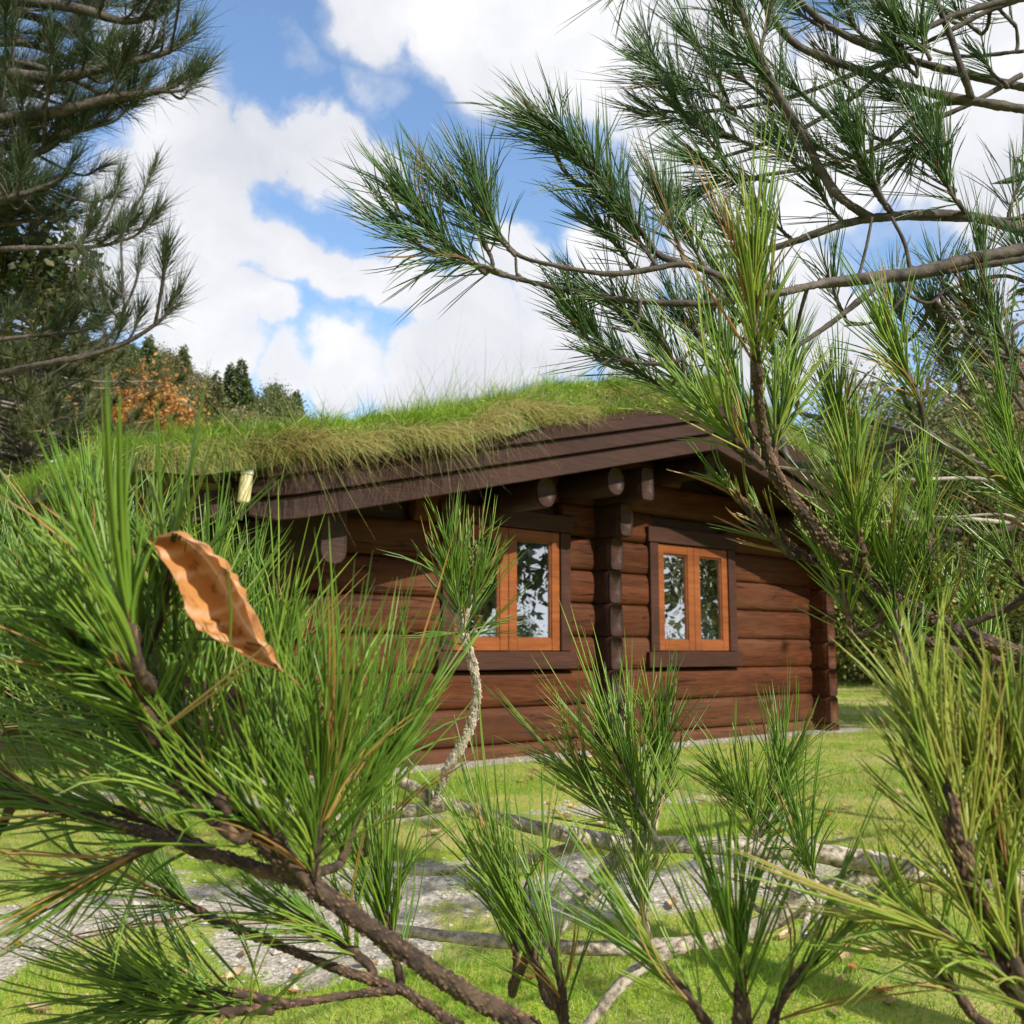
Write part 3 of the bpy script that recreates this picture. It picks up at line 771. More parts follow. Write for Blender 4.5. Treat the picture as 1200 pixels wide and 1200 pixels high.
def curtain(s0, s1, zt, zb, flare, label):
    mb = MB(); n, k = 60, 24; U_, T_ = np.meshgrid(np.linspace(0, 1, n), np.linspace(0, 1, k))
    wd = 1 - flare * np.sin(np.clip(T_, 0, 1) * np.pi * .9) * .35
    s = s0 + (s1 - s0) * (U_ * wd)
    y = .20 + .022 * np.sin(U_ * 42) * (.5 + .5 * T_) + .01 * np.sin(U_ * 17 + T_ * 3)
    z = zt + (zb - zt) * T_
    i = np.arange(k - 1)[:, None] * n + np.arange(n - 1)[None]
    mb.add(np.stack([s, y, z], -1).reshape(-1, 3), np.stack([i, i+1, i+n+1, i+n], -1).reshape(-1, 4))
    o = link('curtain', mb.mesh('curtain'), M['curtain']); o.location = tuple(W0); o.rotation_euler = (0, 0, A_)
    md = o.modifiers.new('cloth', 'SOLIDIFY'); md.thickness = .004
    tag(o, label, 'curtain', 'pale curtains inside the cabin windows')
curtain(.62, .22, 1.86, .80, .6, 'pale grey curtain inside the right casement of the cabin window behind the curved pine sprout')
curtain(2.92, 2.50, 1.86, .80, .6, 'pale grey curtain inside the cabin window to the right of the log pillar')

# small cream cylinder hung from the verge at the left eave corner
lan = empty('hanging_cylinder', tuple(W0 + Uv * -2.79 + Nv * .985 + np.array([0, 0, 1.69])))
tag(lan, 'small cream and white cylinder hanging below the turf at the left eave corner', 'lantern')
for (nm, prof, mm) in (('body', [(.0, 0), (.033, .0), (.036, .01), (.036, .15), (.033, .16), (0, .16)], 'cream'),
                       ('cap', [(0, .161), (.037, .161), (.038, .168), (.038, .195), (.034, .205), (.012, .21), (.012, .23), (0, .23)], 'white'),
                       ('rod', [(0, -.10), (.006, -.10), (.006, -.012), (.018, -.010), (.018, -.001), (0, -.001)], 'metal')):
    mb = MB(); K = 20; P = [(r*math.cos(2*math.pi*k/K), r*math.sin(2*math.pi*k/K), z) for r, z in prof for k in range(K)]
    mb.add(P, [(j*K+k, j*K+(k+1) % K, (j+1)*K+(k+1) % K, (j+1)*K+k) for j in range(len(prof)-1) for k in range(K)])
    o = link(nm, mb.mesh(nm), M[mm], lan); o.rotation_euler = (.05, .1, 0)

# ------------------------------------------------------------------ the pines round the camera
def pts(L, d):
    """(px, py[, depth]) seen from the viewpoint at depth d, or ('w', x, y, z)"""
    return np.array([p[1:] if p[0] == 'w' else at(p[0], p[1], p[2] if len(p) > 2 else d) for p in L], float)
class Pine:
    def __init__(self, name, loc, label, cat='pine tree', group=None):
        self.root = empty(name, loc); tag(self.root, label, cat, group); self.loc = np.array(loc, float); self.thick = 1.0
    def mesh(self, mb, name, m, parent=None, loc=None):
        l = self.loc if loc is None else loc
        mb.V = [v - l for v in mb.V]
        o = link(name, mb.mesh(name), m, parent or self.root)
        o.location = tuple(l - (self.loc if parent is None or parent == self.root else self.loc))
        return o
    def trunk(self, P, r0, r1, m='bark_dark'):
        mb = MB(); tube(mb, P, r0, r1, 14, .05, 0, rough=.1); return self.mesh(mb, 'trunk', M[m])
    def bough(self, tubes, tufts, m='bark_dark', nm='needle', fill=None, segs=5):
        """tubes: (points, depth, r0, r1, bark); tufts: (bx, by, tx, ty, d, Lpx, n, opts)"""
        mb = MB(); k = rng.integers(1000); allC = []
        for (P, d, r0, r1, bk) in tubes:
            W = pts(P, d); r0 *= self.thick; r1 *= self.thick; fine = .0011 if bk >= .2 else .0024
            tube(mb, W, r0, r1, (44 if r0 > .0034 else 26) if bk >= .2 else 16, fine, bk, max(.0042, r0 * .85), .12, k, knob=0 if bk >= .2 else .16); k += 1; allC.append(spline(W, .01)[0])
        made = []; allC0 = np.vstack(allC)
        dens = {'needle': .90, 'needle_shade': .84}.get(nm, 1) if segs == 5 else 1
        for tf in tufts:
            bx, by, tx, ty, d, Lp, n = tf[:7]; op = dict(tf[7]) if len(tf) > 7 else {}
            dz = op.pop('dz', rng.uniform(-.12, .12)); rr = op.pop('r', None); sr = op.pop('shoot', .0028 if nm == 'needle' else .0021)
            b = at(bx, by, d); lp = np.hypot(tx - bx, ty - by) / F * d
            t = at(tx, ty, d + dz * lp * 2)
            if nm == 'needle': t = t + (t - b) * .30; Lp = Lp * .90
            midp = (b + t) / 2 + rng.normal(0, lp * .05, 3)
            ds = np.linalg.norm(allC0 - b, axis=1); j = int(ds.argmin())
            if ds[j] > .004:                      # a thin twig joins the shoot to its bough
                q0 = allC0[j]; q1 = (q0 + b) / 2 - (t - b) * .10 + rng.normal(0, .08 * ds[j], 3)
                tube(mb, np.array([q0, q1, b, b + (t - b) * .2]), sr * .95 * (d / .8) ** .3, sr * .9 * (d / .8) ** .3, 8, .004, .2, .006, .08, k)
            tube(mb, np.array([b, midp, t]), sr * (d / .8) ** .3, sr * .75, 9, .0035, .35, .006, .05, k); k += 1
            tl = MB(); L = Lp / F * d
            if rr is None: rr = .00058 if d < .5 else .00062 if d < .7 else .00070 if d < 1.05 else .00072
            tuft(tl, np.array([b, midp, t]), int(n * dens), L, rr * (.9 if nm == 'needle_shade' else 1), nseg=segs, **op)
            made.append((tl, b))
        bo = self.mesh(mb, 'bough', M[m])
        for tl, b in made:
            tl.V = [v - b for v in tl.V]
            o = link('needle_tuft', tl.mesh('needle_tuft'), M[nm], bo); o.location = tuple(b - self.loc)
        if fill:
            fm = MB()
            for (P, n, L, r, op) in fill: tuft(fm, P, n, L, r, **op)
            fm.V = [v - self.loc for v in fm.V]
            link('needles', fm.mesh('needles'), M[nm], bo)
        return bo

# ---- young pine whose boughs reach in from the lower left
cl = np.array([.17, .80, float(gz(.17, .80))])
PC = Pine('pine_sapling', tuple(cl), 'young pine with scaly brown boughs at the lower left, holding the orange dead leaf')
PC.thick = .70
PC.trunk(np.array([cl, cl + [-.01, -.05, .25], cl + [-.03, -.12, .5], at(705, 1330, .54)]), .014, .0085, 'bark_brown')
PC.bough([([(705, 1330, .54), (640, 1222, .51), (540, 1160, .48), (430, 1085, .46), (355, 1030, .45), (268, 948, .44), (200, 868, .43), (160, 800, .42), (148, 750, .42)], .45, .0064, .0042, .30)], [
    (185, 870, 152, 770, .42, 225, 120, dict(a_tip=10, a_base=62, skew=.7, up=.04)),
    (262, 945, 190, 850, .43, 255, 150, dict(a_tip=25, a_base=50, up=.12)),
    (352, 1025, 300, 965, .445, 225, 70, dict(a_tip=15, a_base=40, up=.12, dead=.08)),
    (280, 985, 205, 915, .43, 270, 90, dict(a_tip=12, a_base=28, up=.02, tone=.05, dead=.06)),
    (175, 800, 115, 745, .41, 175, 80, dict(a_tip=15, a_base=55, up=.05)),
    (190, 870, 120, 800, .43, 215, 90, dict(a_tip=12, a_base=40, up=.05)),
    (165, 775, 190, 690, .44, 180, 60, dict(a_tip=12, a_base=50)),
    (165, 790, 155, 745, .38, 270, 24, dict(a_tip=3, a_base=16, r=.0011)),
], 'bark_brown')
PC.bough([([(358, 1032, .45), (370, 1005), (376, 948)], .45, .0036, .0026, .35), ([(376, 948), (378, 934)], .45, .0030, .0006, .1)], [
    (366, 1028, 376, 950, .45, 265, 190, dict(a_tip=5, a_base=38, skew=.8, up=.04, sr=0) if False else dict(a_tip=5, a_base=38, skew=.8, up=.04)),
    (400, 1010, 420, 955, .50, 255, 90, dict(a_tip=8, a_base=40)),
    (330, 985, 320, 925, .50, 240, 90, dict(a_tip=8, a_base=40)),
], 'bark_brown')
PC.bough([([(356, 1034, .45), (285, 1012, .46), (205, 985, .47), (150, 970, .48), (85, 953, .49), (0, 930, .50), (-90, 900, .5)], .47, .0038, .0030, .35)], [
    (110, 960, 20, 935, .49, 235, 110, dict(a_tip=12, a_base=50, up=.10)),
    (190, 985, 128, 1018, .47, 220, 80, dict(a_tip=14, a_base=45, up=.14)),
    (60, 945, -40, 905, .5, 250, 120, dict(a_tip=14, a_base=50, up=.08)),
    (20, 935, -30, 1000, .5, 250, 70, dict(a_tip=14, a_base=45, up=.1)),
    (250, 1000, 160, 960, .50, 220, 80, dict(a_tip=20, a_base=50, up=.1)),
], 'bark_brown')
PC.bough([([(640, 1222, .51), (560, 1215, .54), (470, 1160, .57), (400, 1137, .58), (333, 1110, .6), (270, 1085, .6), (233, 1068, .61)], .58, .0040, .0028, .35),
          ([(470, 1160, .57), (420, 1165, .57), (330, 1178), (258, 1188), (215, 1175)], .56, .0030, .0022, .3)], [
    (340, 1177, 210, 1165, .56, 190, 150, dict(a_tip=25, a_base=62, up=.12)),
    (300, 1183, 235, 1182, .55, 180, 90, dict(a_tip=20, a_base=75, up=.25)),
    (250, 1078, 205, 1050, .61, 170, 80, dict(a_tip=20, a_base=60, up=.0)),
    (432, 1130, 375, 1090, .58, 160, 110, dict(a_tip=15, a_base=55)),
    (470, 1150, 455, 1085, .6, 180, 90, dict(a_tip=12, a_base=48)),
], 'bark_brown')
PC.bough([([(705, 1330, .54), (690, 1260, .58), (660, 1195, .6), (640, 1150, .61), (618, 1118, .62)], .6, .0038, .0028, .35)], [
    (640, 1170, 616, 1105, .62, 220, 100, dict(a_tip=6, a_base=38, up=.04)),
    (600, 1165, 600, 1110, .66, 200, 40, dict(a_tip=8, a_base=40)),
    (662, 1195, 650, 1130, .6, 225, 40, dict(a_tip=10, a_base=35)),
], 'bark_brown')
PC.bough([([(705, 1330, .54), (800, 1290, .5), (860, 1225, .48), (868, 1140, .48)], .48, .0046, .0034, .35)], [
    (880, 1222, 868, 1140, .48, 250, 85, dict(a_tip=8, a_base=52, up=.08)),
    (840, 1215, 790, 1150, .47, 255, 40, dict(a_tip=12, a_base=42, up=.05)),
    (900, 1215, 935, 1150, .5, 230, 36, dict(a_tip=10, a_base=45)),
], 'bark_brown')
# the mass of shoots further into the same sapling
PC.bough([([(-60, 900, .72), (40, 800, .68), (110, 770, .66), (108, 700, .66)], .66, .0045, .003, .3), ([(-20, 870, .7), (150, 800, .68), (230, 790, .66), (236, 750, .66)], .66, .004, .003, .3),
          ([(150, 800, .68), (285, 815, .66), (288, 780, .66)], .66, .0035, .0028, .3), ([(-60, 900, .72), (0, 840), (3, 780)], .68, .004, .003, .3)], [
    (112, 775, 105, 690, .66, 165, 190, dict(a_tip=7, a_base=48)),
    (60, 820, 45, 750, .66, 165, 150, dict(a_tip=8, a_base=50)),
    (10, 840, 0, 770, .68, 165, 140, dict(a_tip=8, a_base=50)),
    (170, 800, 165, 730, .67, 160, 150, dict(a_tip=8, a_base=48)),
    (235, 800, 236, 745, .66, 165, 160, dict(a_tip=8, a_base=45)),
    (290, 830, 288, 770, .66, 155, 130, dict(a_tip=8, a_base=48)),
    (310, 860, 320, 800, .64, 170, 90, dict(a_tip=8, a_base=45)),
    (90, 860, 60, 800, .66, 180, 140, dict(a_tip=8, a_base=60)),
    (0, 870, -20, 800, .66, 180, 140, dict(a_tip=8, a_base=60)),
    (170, 880, 150, 810, .64, 190, 120, dict(a_tip=8, a_base=55)),
    (240, 860, 240, 790, .62, 190, 120, dict(a_tip=8, a_base=50)),
    (330, 930, 340, 870, .62, 170, 90, dict(a_tip=8, a_base=48)),
    (430, 1000, 440, 930, .70, 150, 80, dict(a_tip=8, a_base=48)),
    (80, 740, 120, 690, .70, 150, 140, dict(a_tip=8, a_base=60)),
], 'bark_brown')

# ---- big pine on the right: its trunk stands just outside the picture
bl = np.array([2.5, 1.9, float(gz(2.5, 1.9))])
PB = Pine('pine_tree', tuple(bl), 'large pine reaching in from the right edge, grey boughs crossing against the sky')
tr = lambda z: ('w', 2.5 + .02 * z, 1.9 - .01 * z, z)
PB.thick = .68
PB.trunk(np.array([bl, bl + [.0, .0, 1], bl + [.04, -.02, 2.2], bl + [.06, -.03, 3.6], bl + [.1, 0, 5.4]]), .14, .05)
PB.thick = 1.05
# low pale boughs
PB.bough([([tr(.55), ('w', 1.5, 1.5, .55), (1180, 1032, 1.1), (1060, 1018, 1.03), (1010, 1008), (960, 1000), (880, 994), (800, 990), (740, 990), (650, 975), (590, 960), (520, 940), (468, 914)], 1.0, .0125, .0052, 0),
          ([(740, 992), (700, 1035), (668, 1070, .98), (622, 1125, .96)], 1.0, .0105, .006, 0),
          ([(520, 941), (492, 948), (452, 953)], 1.0, .0072, .005, 0),
          ([(815, 1003), (840, 1018), (880, 1034), (915, 1042), (950, 1056)], 1.0, .003, .0022, .4),
          ([(700, 985), (650, 998, 1.02), (600, 1013, 1.04), (520, 1021, 1.05), (440, 1018, 1.05)], 1.0, .0046, .0030, .25),
          ([(513, 938), (520, 912), (532, 888), (550, 856), (559, 815), (553, 775), (542, 742), (535, 715)], .98, .0042, .0033, .30)], [
    (545, 748, 536, 695, .98, 98, 150, dict(a_tip=6, a_base=45, up=.06, dead=.06)),
    (543, 735, 554, 700, .98, 92, 70, dict(a_tip=6, a_base=40)),
    (551, 770, 543, 742, .98, 105, 44, dict(a_tip=70, a_base=110, up=.02, tone=.1, dead=.35)),
    (768, 985, 738, 915, .92, 150, 210, dict(a_tip=10, a_base=55, up=.1)),
    (765, 980, 770, 900, .95, 130, 130, dict(a_tip=8, a_base=40)),
    (745, 985, 700, 935, .92, 135, 80, dict(a_tip=12, a_base=40)),
], 'bark_pale')
PB.bough([([tr(.45), ('w', 1.4, 1.45, .5), (1150, 1030, 1.05), (1045, 1020, 1.02), (990, 1035), (930, 1065), (880, 1090), (830, 1103), (750, 1110), (680, 1111), (560, 1101), (440, 1088)], 1.0, .0115, .0050, 0),
          ([(832, 1103), (790, 1112, .98), (745, 1137, .97), (712, 1172, .96), (672, 1225, .95)], 1.0, .0070, .0045, .1),
          ([(1045, 1030), (1000, 1055, 1.04), (960, 1075, 1.05), (920, 1070, 1.05)], 1.03, .0035, .002, .2)], [
    (890, 1000, 872, 950, 1.0, 115, 130, dict(a_tip=10, a_base=50)),
    (875, 1000, 905, 935, 1.0, 112, 150, dict(a_tip=12, a_base=50)),
        (760, 1100, 752, 1045, .9, 130, 60, dict(a_tip=8, a_base=40)),
    (960, 1080, 950, 1030, .8, 150, 60, dict(a_tip=8, a_base=40)),
], 'bark_pale')
# close shoots at the lower right; tone paints sunlight into their needle colour
PB.thick = .66
PB.bough([([tr(.3), ('w', 1.2, .8, .45), (1330, 1290, .5), (1236, 1235, .46), (1165, 1090, .43), (1140, 1040, .42), (1122, 985, .42), (1112, 930, .42)], .42, .0080, .0042, .35), ([(1112, 930), (1110, 912)], .42, .0036, .0008, .1),
          ([(1236, 1235, .46), (1200, 1110, .45), (1168, 985, .45)], .44, .0042, .0034, .3)], [
    (1140, 1050, 1112, 935, .42, 205, 175, dict(a_tip=5, a_base=30, skew=.7, up=.05, tone=.5)),
    (1200, 1110, 1170, 1000, .45, 215, 135, dict(a_tip=6, a_base=32, up=.05, tone=.5)),
    (1195, 1170, 1120, 1110, .43, 255, 70, dict(a_tip=10, a_base=34, up=-.04, tone=.5)),
    (1215, 1040, 1195, 930, .45, 200, 121, dict(a_tip=8, a_base=45, tone=.5)),
    (1225, 1200, 1190, 1130, .42, 220, 81, dict(a_tip=12, a_base=45, tone=.5)),
    (1125, 1010, 1095, 940, .46, 170, 67, dict(a_tip=8, a_base=35, tone=.5)),
    (1140, 1190, 1110, 1150, .5, 200, 81, dict(a_tip=12, a_base=50, tone=.4)),
], 'bark_brown')
# the sunlit scaly bough climbing to the left
PB.bough([([tr(.8), ('w', 1.5, 1.3, .85), (1300, 800, .85), (1200, 768, .8), (1100, 728, .77), (1040, 694, .75), (995, 662, .74), (955, 620, .73), (925, 580, .72), (902, 540, .71), (893, 500, .70), (887, 450, .68), (885, 400, .67)], .75, .0098, .0036, .32),
          ([(1200, 780, .82), (1100, 758, .81), (1030, 715, .8), (975, 672, .79), (930, 643, .78), (892, 605, .77), (868, 585, .77)], .8, .0060, .0034, .32),
          ([(1018, 680, .74), (1008, 640, .73), (1003, 610, .73)], .74, .0038, .0028, .4),
          ([(1110, 735, .8), (1092, 690, .8), (1089, 620, .82)], .8, .0026, .0022, .3),
          ([(900, 548, .71), (870, 532, .71), (850, 515, .7)], .71, .003, .0024, .3)], [
    (889, 440, 885, 365, .66, 170, 150, dict(a_tip=5, a_base=32, skew=.8, up=.02, tone=.25)),
    (893, 545, 852, 500, .70, 150, 90, dict(a_tip=14, a_base=50, up=.14, tone=.2)),
    (905, 550, 912, 500, .72, 130, 90, dict(a_tip=8, a_base=42, tone=.2)),
    (880, 520, 866, 470, .74, 110, 60, dict(a_tip=8, a_base=42, tone=.1)),
    (1013, 650, 1003, 600, .73, 130, 140, dict(a_tip=6, a_base=45, tone=.25)),
    (1091, 650, 1088, 610, .82, 95, 110, dict(a_tip=6, a_base=42, tone=.2)),
    (1060, 725, 1042, 675, .76, 130, 120, dict(a_tip=8, a_base=50, tone=.15)),
    (1110, 750, 1092, 700, .78, 125, 110, dict(a_tip=8, a_base=48, tone=.15)),
    (1000, 745, 985, 690, .76, 120, 90, dict(a_tip=10, a_base=50, tone=.15)),
    (1060, 780, 1050, 730, .74, 130, 110, dict(a_tip=8, a_base=52, tone=.1)),
    (925, 650, 868, 588, .77, 75, 60, dict(a_tip=15, a_base=40, dead=.35, tone=.15)),
    (1245, 640, 1205, 590, .72, 125, 80, dict(a_tip=10, a_base=52, tone=.15)),
    (1215, 560, 1190, 520, .85, 100, 90, dict(a_tip=10, a_base=52, tone=.1)),
    (1225, 720, 1190, 670, .80, 105, 50, dict(a_tip=10, a_base=55)),
    (1160, 790, 1150, 740, .80, 110, 80, dict(a_tip=10, a_base=55)),
], 'bark_brown')
PB.bough([([tr(1.15), ('w', 1.7, 1.5, 1.1), (1230, 575, 1.0), (1157, 550, .97), (1100, 517, .96), (1070, 488, .95), (1057, 455, .94)], .95, .0062, .0034, .2)], [
    (1085, 508, 1055, 430, .94, 125, 140, dict(a_tip=8, a_base=55, tone=.1)),
    (1000, 560, 985, 500, 1.0, 100, 150, dict(a_tip=8, a_base=52)),
    (1020, 560, 1010, 520, 1.05, 85, 70, dict(a_tip=8, a_base=52)),
    (935, 480, 930, 435, 1.3, 75, 150, dict(a_tip=8, a_base=50)),
    (920, 440, 905, 400, 1.3, 75, 90, dict(a_tip=8, a_base=50)),
], 'bark_dark')
PB.bough([([tr(1.0), ('w', 1.8, 1.9, 1.05), (1240, 620, 1.45), (1170, 566, 1.43), (1060, 562, 1.4), (980, 556, 1.4), (905, 546, 1.4)], 1.4, .0056, .003, .0),
          ([(1240, 620, 1.45), (1110, 607), (1030, 612), (960, 610)], 1.4, .005, .002, 0), ([(1240, 620, 1.45), (1170, 603), (1100, 606), (1030, 590)], 1.38, .004, .002, 0)], [], 'bark_grey')

# upper boughs against the sky
PB.thick = .66
SHD = 'needle_shade'
S = dict(a_tip=10, a_base=55)
PB.bough([([tr(1.75), ('w', 1.8, 1.65, 1.65), (1260, 282, 1.25), (1200, 293, 1.2), (1130, 306), (1070, 320), (1010, 327), (960, 333)], 1.2, .0155, .0088, 0),
          ([(1260, 282, 1.25), (1200, 302, 1.2), (1130, 313), (1070, 325)], 1.2, .0085, .006, 0),
          ([(965, 332, 1.2), (900, 345), (830, 355), (720, 350), (620, 330), (560, 312), (525, 292), (490, 255)], 1.15, .0068, .0030, .12),
          ([(900, 344, 1.17), (850, 325), (800, 310), (760, 316), (715, 321), (650, 311), (605, 297), (570, 250)], 1.12, .0056, .0028, .12),
          ([(800, 310, 1.15), (770, 297), (745, 264), (705, 235), (667, 207), (643, 165)], 1.14, .0052, .0030, .25),
          ([(604, 297, 1.12), (606, 330, 1.12)], 1.12, .0020, .0018, .2),
          ([(750, 352, 1.14), (748, 375), (735, 388), (720, 384)], 1.14, .0028, .002, .2),
          ([(840, 356, 1.16), (800, 420), (745, 425), (730, 421)], 1.16, .0036, .0024, .2)], [
    (560, 314, 485, 240, 1.12, 92, 260, dict(a_tip=12, a_base=52, up=.10)),
    (530, 300, 470, 270, 1.12, 90, 110, dict(a_tip=15, a_base=55)),
    (604, 300, 562, 225, 1.12, 88, 230, dict(a_tip=10, a_base=48, up=.08)),
    (600, 325, 525, 305, 1.12, 95, 80, dict(a_tip=25, a_base=65, up=-.12)),
    (575, 300, 525, 225, 1.15, 85, 150, dict(a_tip=10, a_base=50)),
    (745, 264, 640, 150, 1.13, 88, 330, dict(a_tip=10, a_base=48, skew=.75, up=.06)),
    (700, 235, 650, 165, 1.13, 85, 120, dict(a_tip=10, a_base=55)),
    (770, 312, 725, 245, 1.12, 78, 200, S), (745, 318, 705, 270, 1.15, 75, 130, S), (800, 300, 775, 235, 1.16, 80, 150, S),
    (830, 320, 800, 260, 1.2, 78, 120, S),
    (745, 375, 700, 345, 1.16, 75, 130, S), (745, 425, 690, 385, 1.16, 75, 170, S), (790, 425, 745, 375, 1.18, 75, 160, S),
    (830, 420, 800, 370, 1.2, 75, 150, S), (860, 440, 840, 390, 1.22, 80, 150, S), (780, 460, 740, 430, 1.22, 70, 120, S),
    (820, 470, 790, 430, 1.2, 75, 120, S), (860, 380, 850, 340, 1.22, 78, 120, S), (930, 400, 905, 355, 1.22, 75, 120, S),
    (700, 420, 672, 370, 1.16, 70, 110, S),
], 'bark_dark', SHD)
PB.bough([([(1040, 323, 1.2), (1010, 350), (985, 370), (940, 402), (905, 420)], 1.18, .0064, .0036, .0),
          ([(1070, 318, 1.2), (1060, 345), (1030, 375), (990, 382)], 1.2, .0036, .0018, 0),
          ([(1050, 322, 1.2), (1065, 345), (1090, 355), (1107, 340)], 1.2, .0036, .0024, 0),
          ([(1067, 318, 1.2), (1060, 285), (1045, 255)], 1.2, .0038, .0030, 0),
          ([(1005, 330, 1.2), (1015, 290), (1022, 255)], 1.2, .003, .0022, 0)], [
    (990, 372, 975, 330, 1.25, 75, 60, S), (1107, 355, 1104, 320, 1.25, 75, 60, S),
    (1060, 400, 1050, 355, 1.28, 72, 100, S), (1160, 405, 1140, 360, 1.22, 78, 120, S), (1185, 420, 1155, 350, 1.2, 78, 120, S),
    (1110, 420, 1095, 370, 1.25, 75, 120, S), (1225, 340, 1200, 300, 1.25, 75, 80, S), (1150, 330, 1150, 300, 1.25, 75, 60, dict(a_tip=8, a_base=35)),
    (1200, 480, 1160, 430, 1.2, 75, 100, S),
], 'bark_dark', SHD)
PB.bough([([tr(1.45), ('w', 1.7, 1.6, 1.4), (1270, 395, 1.25), (1200, 377), (1167, 405), (1120, 409), (1104, 404)], 1.22, .0044, .0024, 0),
          ([('w', 1.7, 1.6, 1.4), (1250, 420, 1.25), (1200, 415), (1175, 395), (1150, 350)], 1.22, .0056, .003, .1),
          ([(1200, 415, 1.23), (1170, 412), (1140, 375), (1130, 355)], 1.22, .0042, .0026, .1)], [
    (1205, 450, 1158, 370, 1.25, 72, 120, S), (1130, 460, 1110, 420, 1.3, 70, 80, S)], 'bark_dark', SHD)
PB.bough([([tr(1.9), ('w', 1.8, 1.6, 1.8), (1260, 300, 1.32), (1200, 272, 1.3), (1150, 256), (1100, 251), (1040, 254), (990, 262), (930, 283), (880, 298), (840, 300)], 1.3, .0115, .005, 0),
          ([(1200, 255, 1.3), (1160, 258), (1090, 257), (1060, 256)], 1.3, .0040, .003, 0),
          ([(1022, 257, 1.3), (980, 227), (962, 200), (943, 162), (912, 110), (884, 52), (862, -5), (845, -60)], 1.28, .0088, .0060, 0),
          ([(1045, 250, 1.3), (1030, 230), (1013, 205), (1000, 175)], 1.28, .0052, .0034, .25),
          ([(1135, 252, 1.3), (1120, 235), (1108, 210)], 1.28, .0042, .003, .25),
          ([(975, 232, 1.28), (962, 205), (955, 198)], 1.28, .003, .0024, 0)], [
    (1038, 240, 998, 160, 1.27, 92, 170, S), (1040, 245, 1015, 205, 1.27, 95, 70, dict(a_tip=20, a_base=65)),
    (1128, 245, 1103, 195, 1.27, 82, 130, S), (1115, 225, 1085, 170, 1.3, 82, 110, S),
    (960, 205, 915, 165, 1.3, 75, 90, S), (945, 170, 915, 125, 1.32, 72, 90, S), (925, 135, 890, 80, 1.3, 72, 110, S),
    (900, 90, 855, 40, 1.3, 72, 130, S), (885, 50, 850, 0, 1.28, 75, 140, S), (890, 60, 905, 5, 1.28, 72, 110, S),
    (990, 262, 960, 225, 1.32, 72, 80, S), (930, 283, 890, 245, 1.32, 72, 100, S), (880, 298, 845, 260, 1.3, 75, 120, S),
    (870, -5, 845, -50, 1.28, 75, 110, S), (1180, 262, 1195, 215, 1.3, 72, 60, S),
], 'bark_dark', SHD)
PB.bough([([tr(2.2), ('w', 1.9, 1.6, 2.05), (1270, 140, 1.35), (1200, 128, 1.33), (1133, 117), (1067, 103), (1000, 80), (933, 52), (908, 25), (885, -20), (870, -70)], 1.33, .0105, .006, 0),
          ([(1145, 120, 1.33), (1090, 125, 1.34), (1033, 170), (967, 193), (883, 208), (850, 220)], 1.36, .0058, .003, 0),
          ([(1197, 88, 1.36), (1140, 120, 1.36), (1083, 147), (1060, 165)], 1.36, .0056, .0034, 0),
          ([(1140, 118, 1.33), (1127, 82), (1113, 40), (1097, 0), (1080, -50)], 1.3, .0068, .0045, 0)], [
    (900, 212, 825, 190, 1.34, 72, 170, S), (880, 210, 820, 225, 1.34, 72, 130, S), (850, 190, 800, 130, 1.36, 72, 150, S),
    (1095, 145, 1072, 175, 1.3, 75, 110, S), (1090, 135, 1050, 115, 1.32, 72, 120, S), (1110, 170, 1098, 150, 1.3, 80, 90, S),
    (1040, 168, 1000, 140, 1.4, 70, 80, S), (1180, 100, 1150, 70, 1.35, 70, 70, S),
    (985, 195, 945, 165, 1.38, 70, 80, S), (940, 200, 905, 170, 1.38, 70, 90, S),
], 'bark_dark', SHD)
PB.bough([([tr(2.35), ('w', 1.9, 1.65, 2.2), (1270, 120, 1.42), (1200, 103, 1.4), (1127, 86), (1060, 68), (1000, 46), (960, 22), (925, -15), (905, -60)], 1.4, .0098, .0055, 0),
          ([(1060, 68, 1.4), (1033, 87), (987, 123), (927, 157), (867, 178), (830, 188)], 1.42, .0062, .003, 0),
          ([(1050, 70, 1.4), (1000, 87), (933, 112), (867, 126), (800, 132), (775, 130)], 1.45, .0058, .003, 0),
          ([(980, 37, 1.4), (1030, 50), (1070, 66)], 1.4, .0035, .003, 0),
          ([(965, 25, 1.4), (967, 60), (950, 48)], 1.38, .0022, .0018, 0), ([(915, -40, 1.4), (840, -55), (770, -38)], 1.4, .004, .003, 0)], [
    (860, 128, 785, 95, 1.42, 70, 190, S), (815, 132, 765, 75, 1.42, 70, 180, S), (830, 150, 770, 135, 1.42, 68, 140, S),
    (850, 110, 810, 45, 1.44, 68, 150, S), (900, 118, 860, 85, 1.44, 68, 110, S), (885, 172, 840, 150, 1.44, 68, 130, S),
    (960, 130, 925, 95, 1.44, 66, 90, S), (1000, 110, 975, 70, 1.44, 66, 80, S), (960, 30, 925, 0, 1.4, 70, 110, S), (1020, 50, 990, 10, 1.42, 68, 90, S),
    (770, -38, 735, -22, 1.4, 66, 70, dict(a_tip=25, a_base=80, up=-.15)), (790, 110, 760, 50, 1.46, 66, 90, S),
], 'bark_dark', SHD)
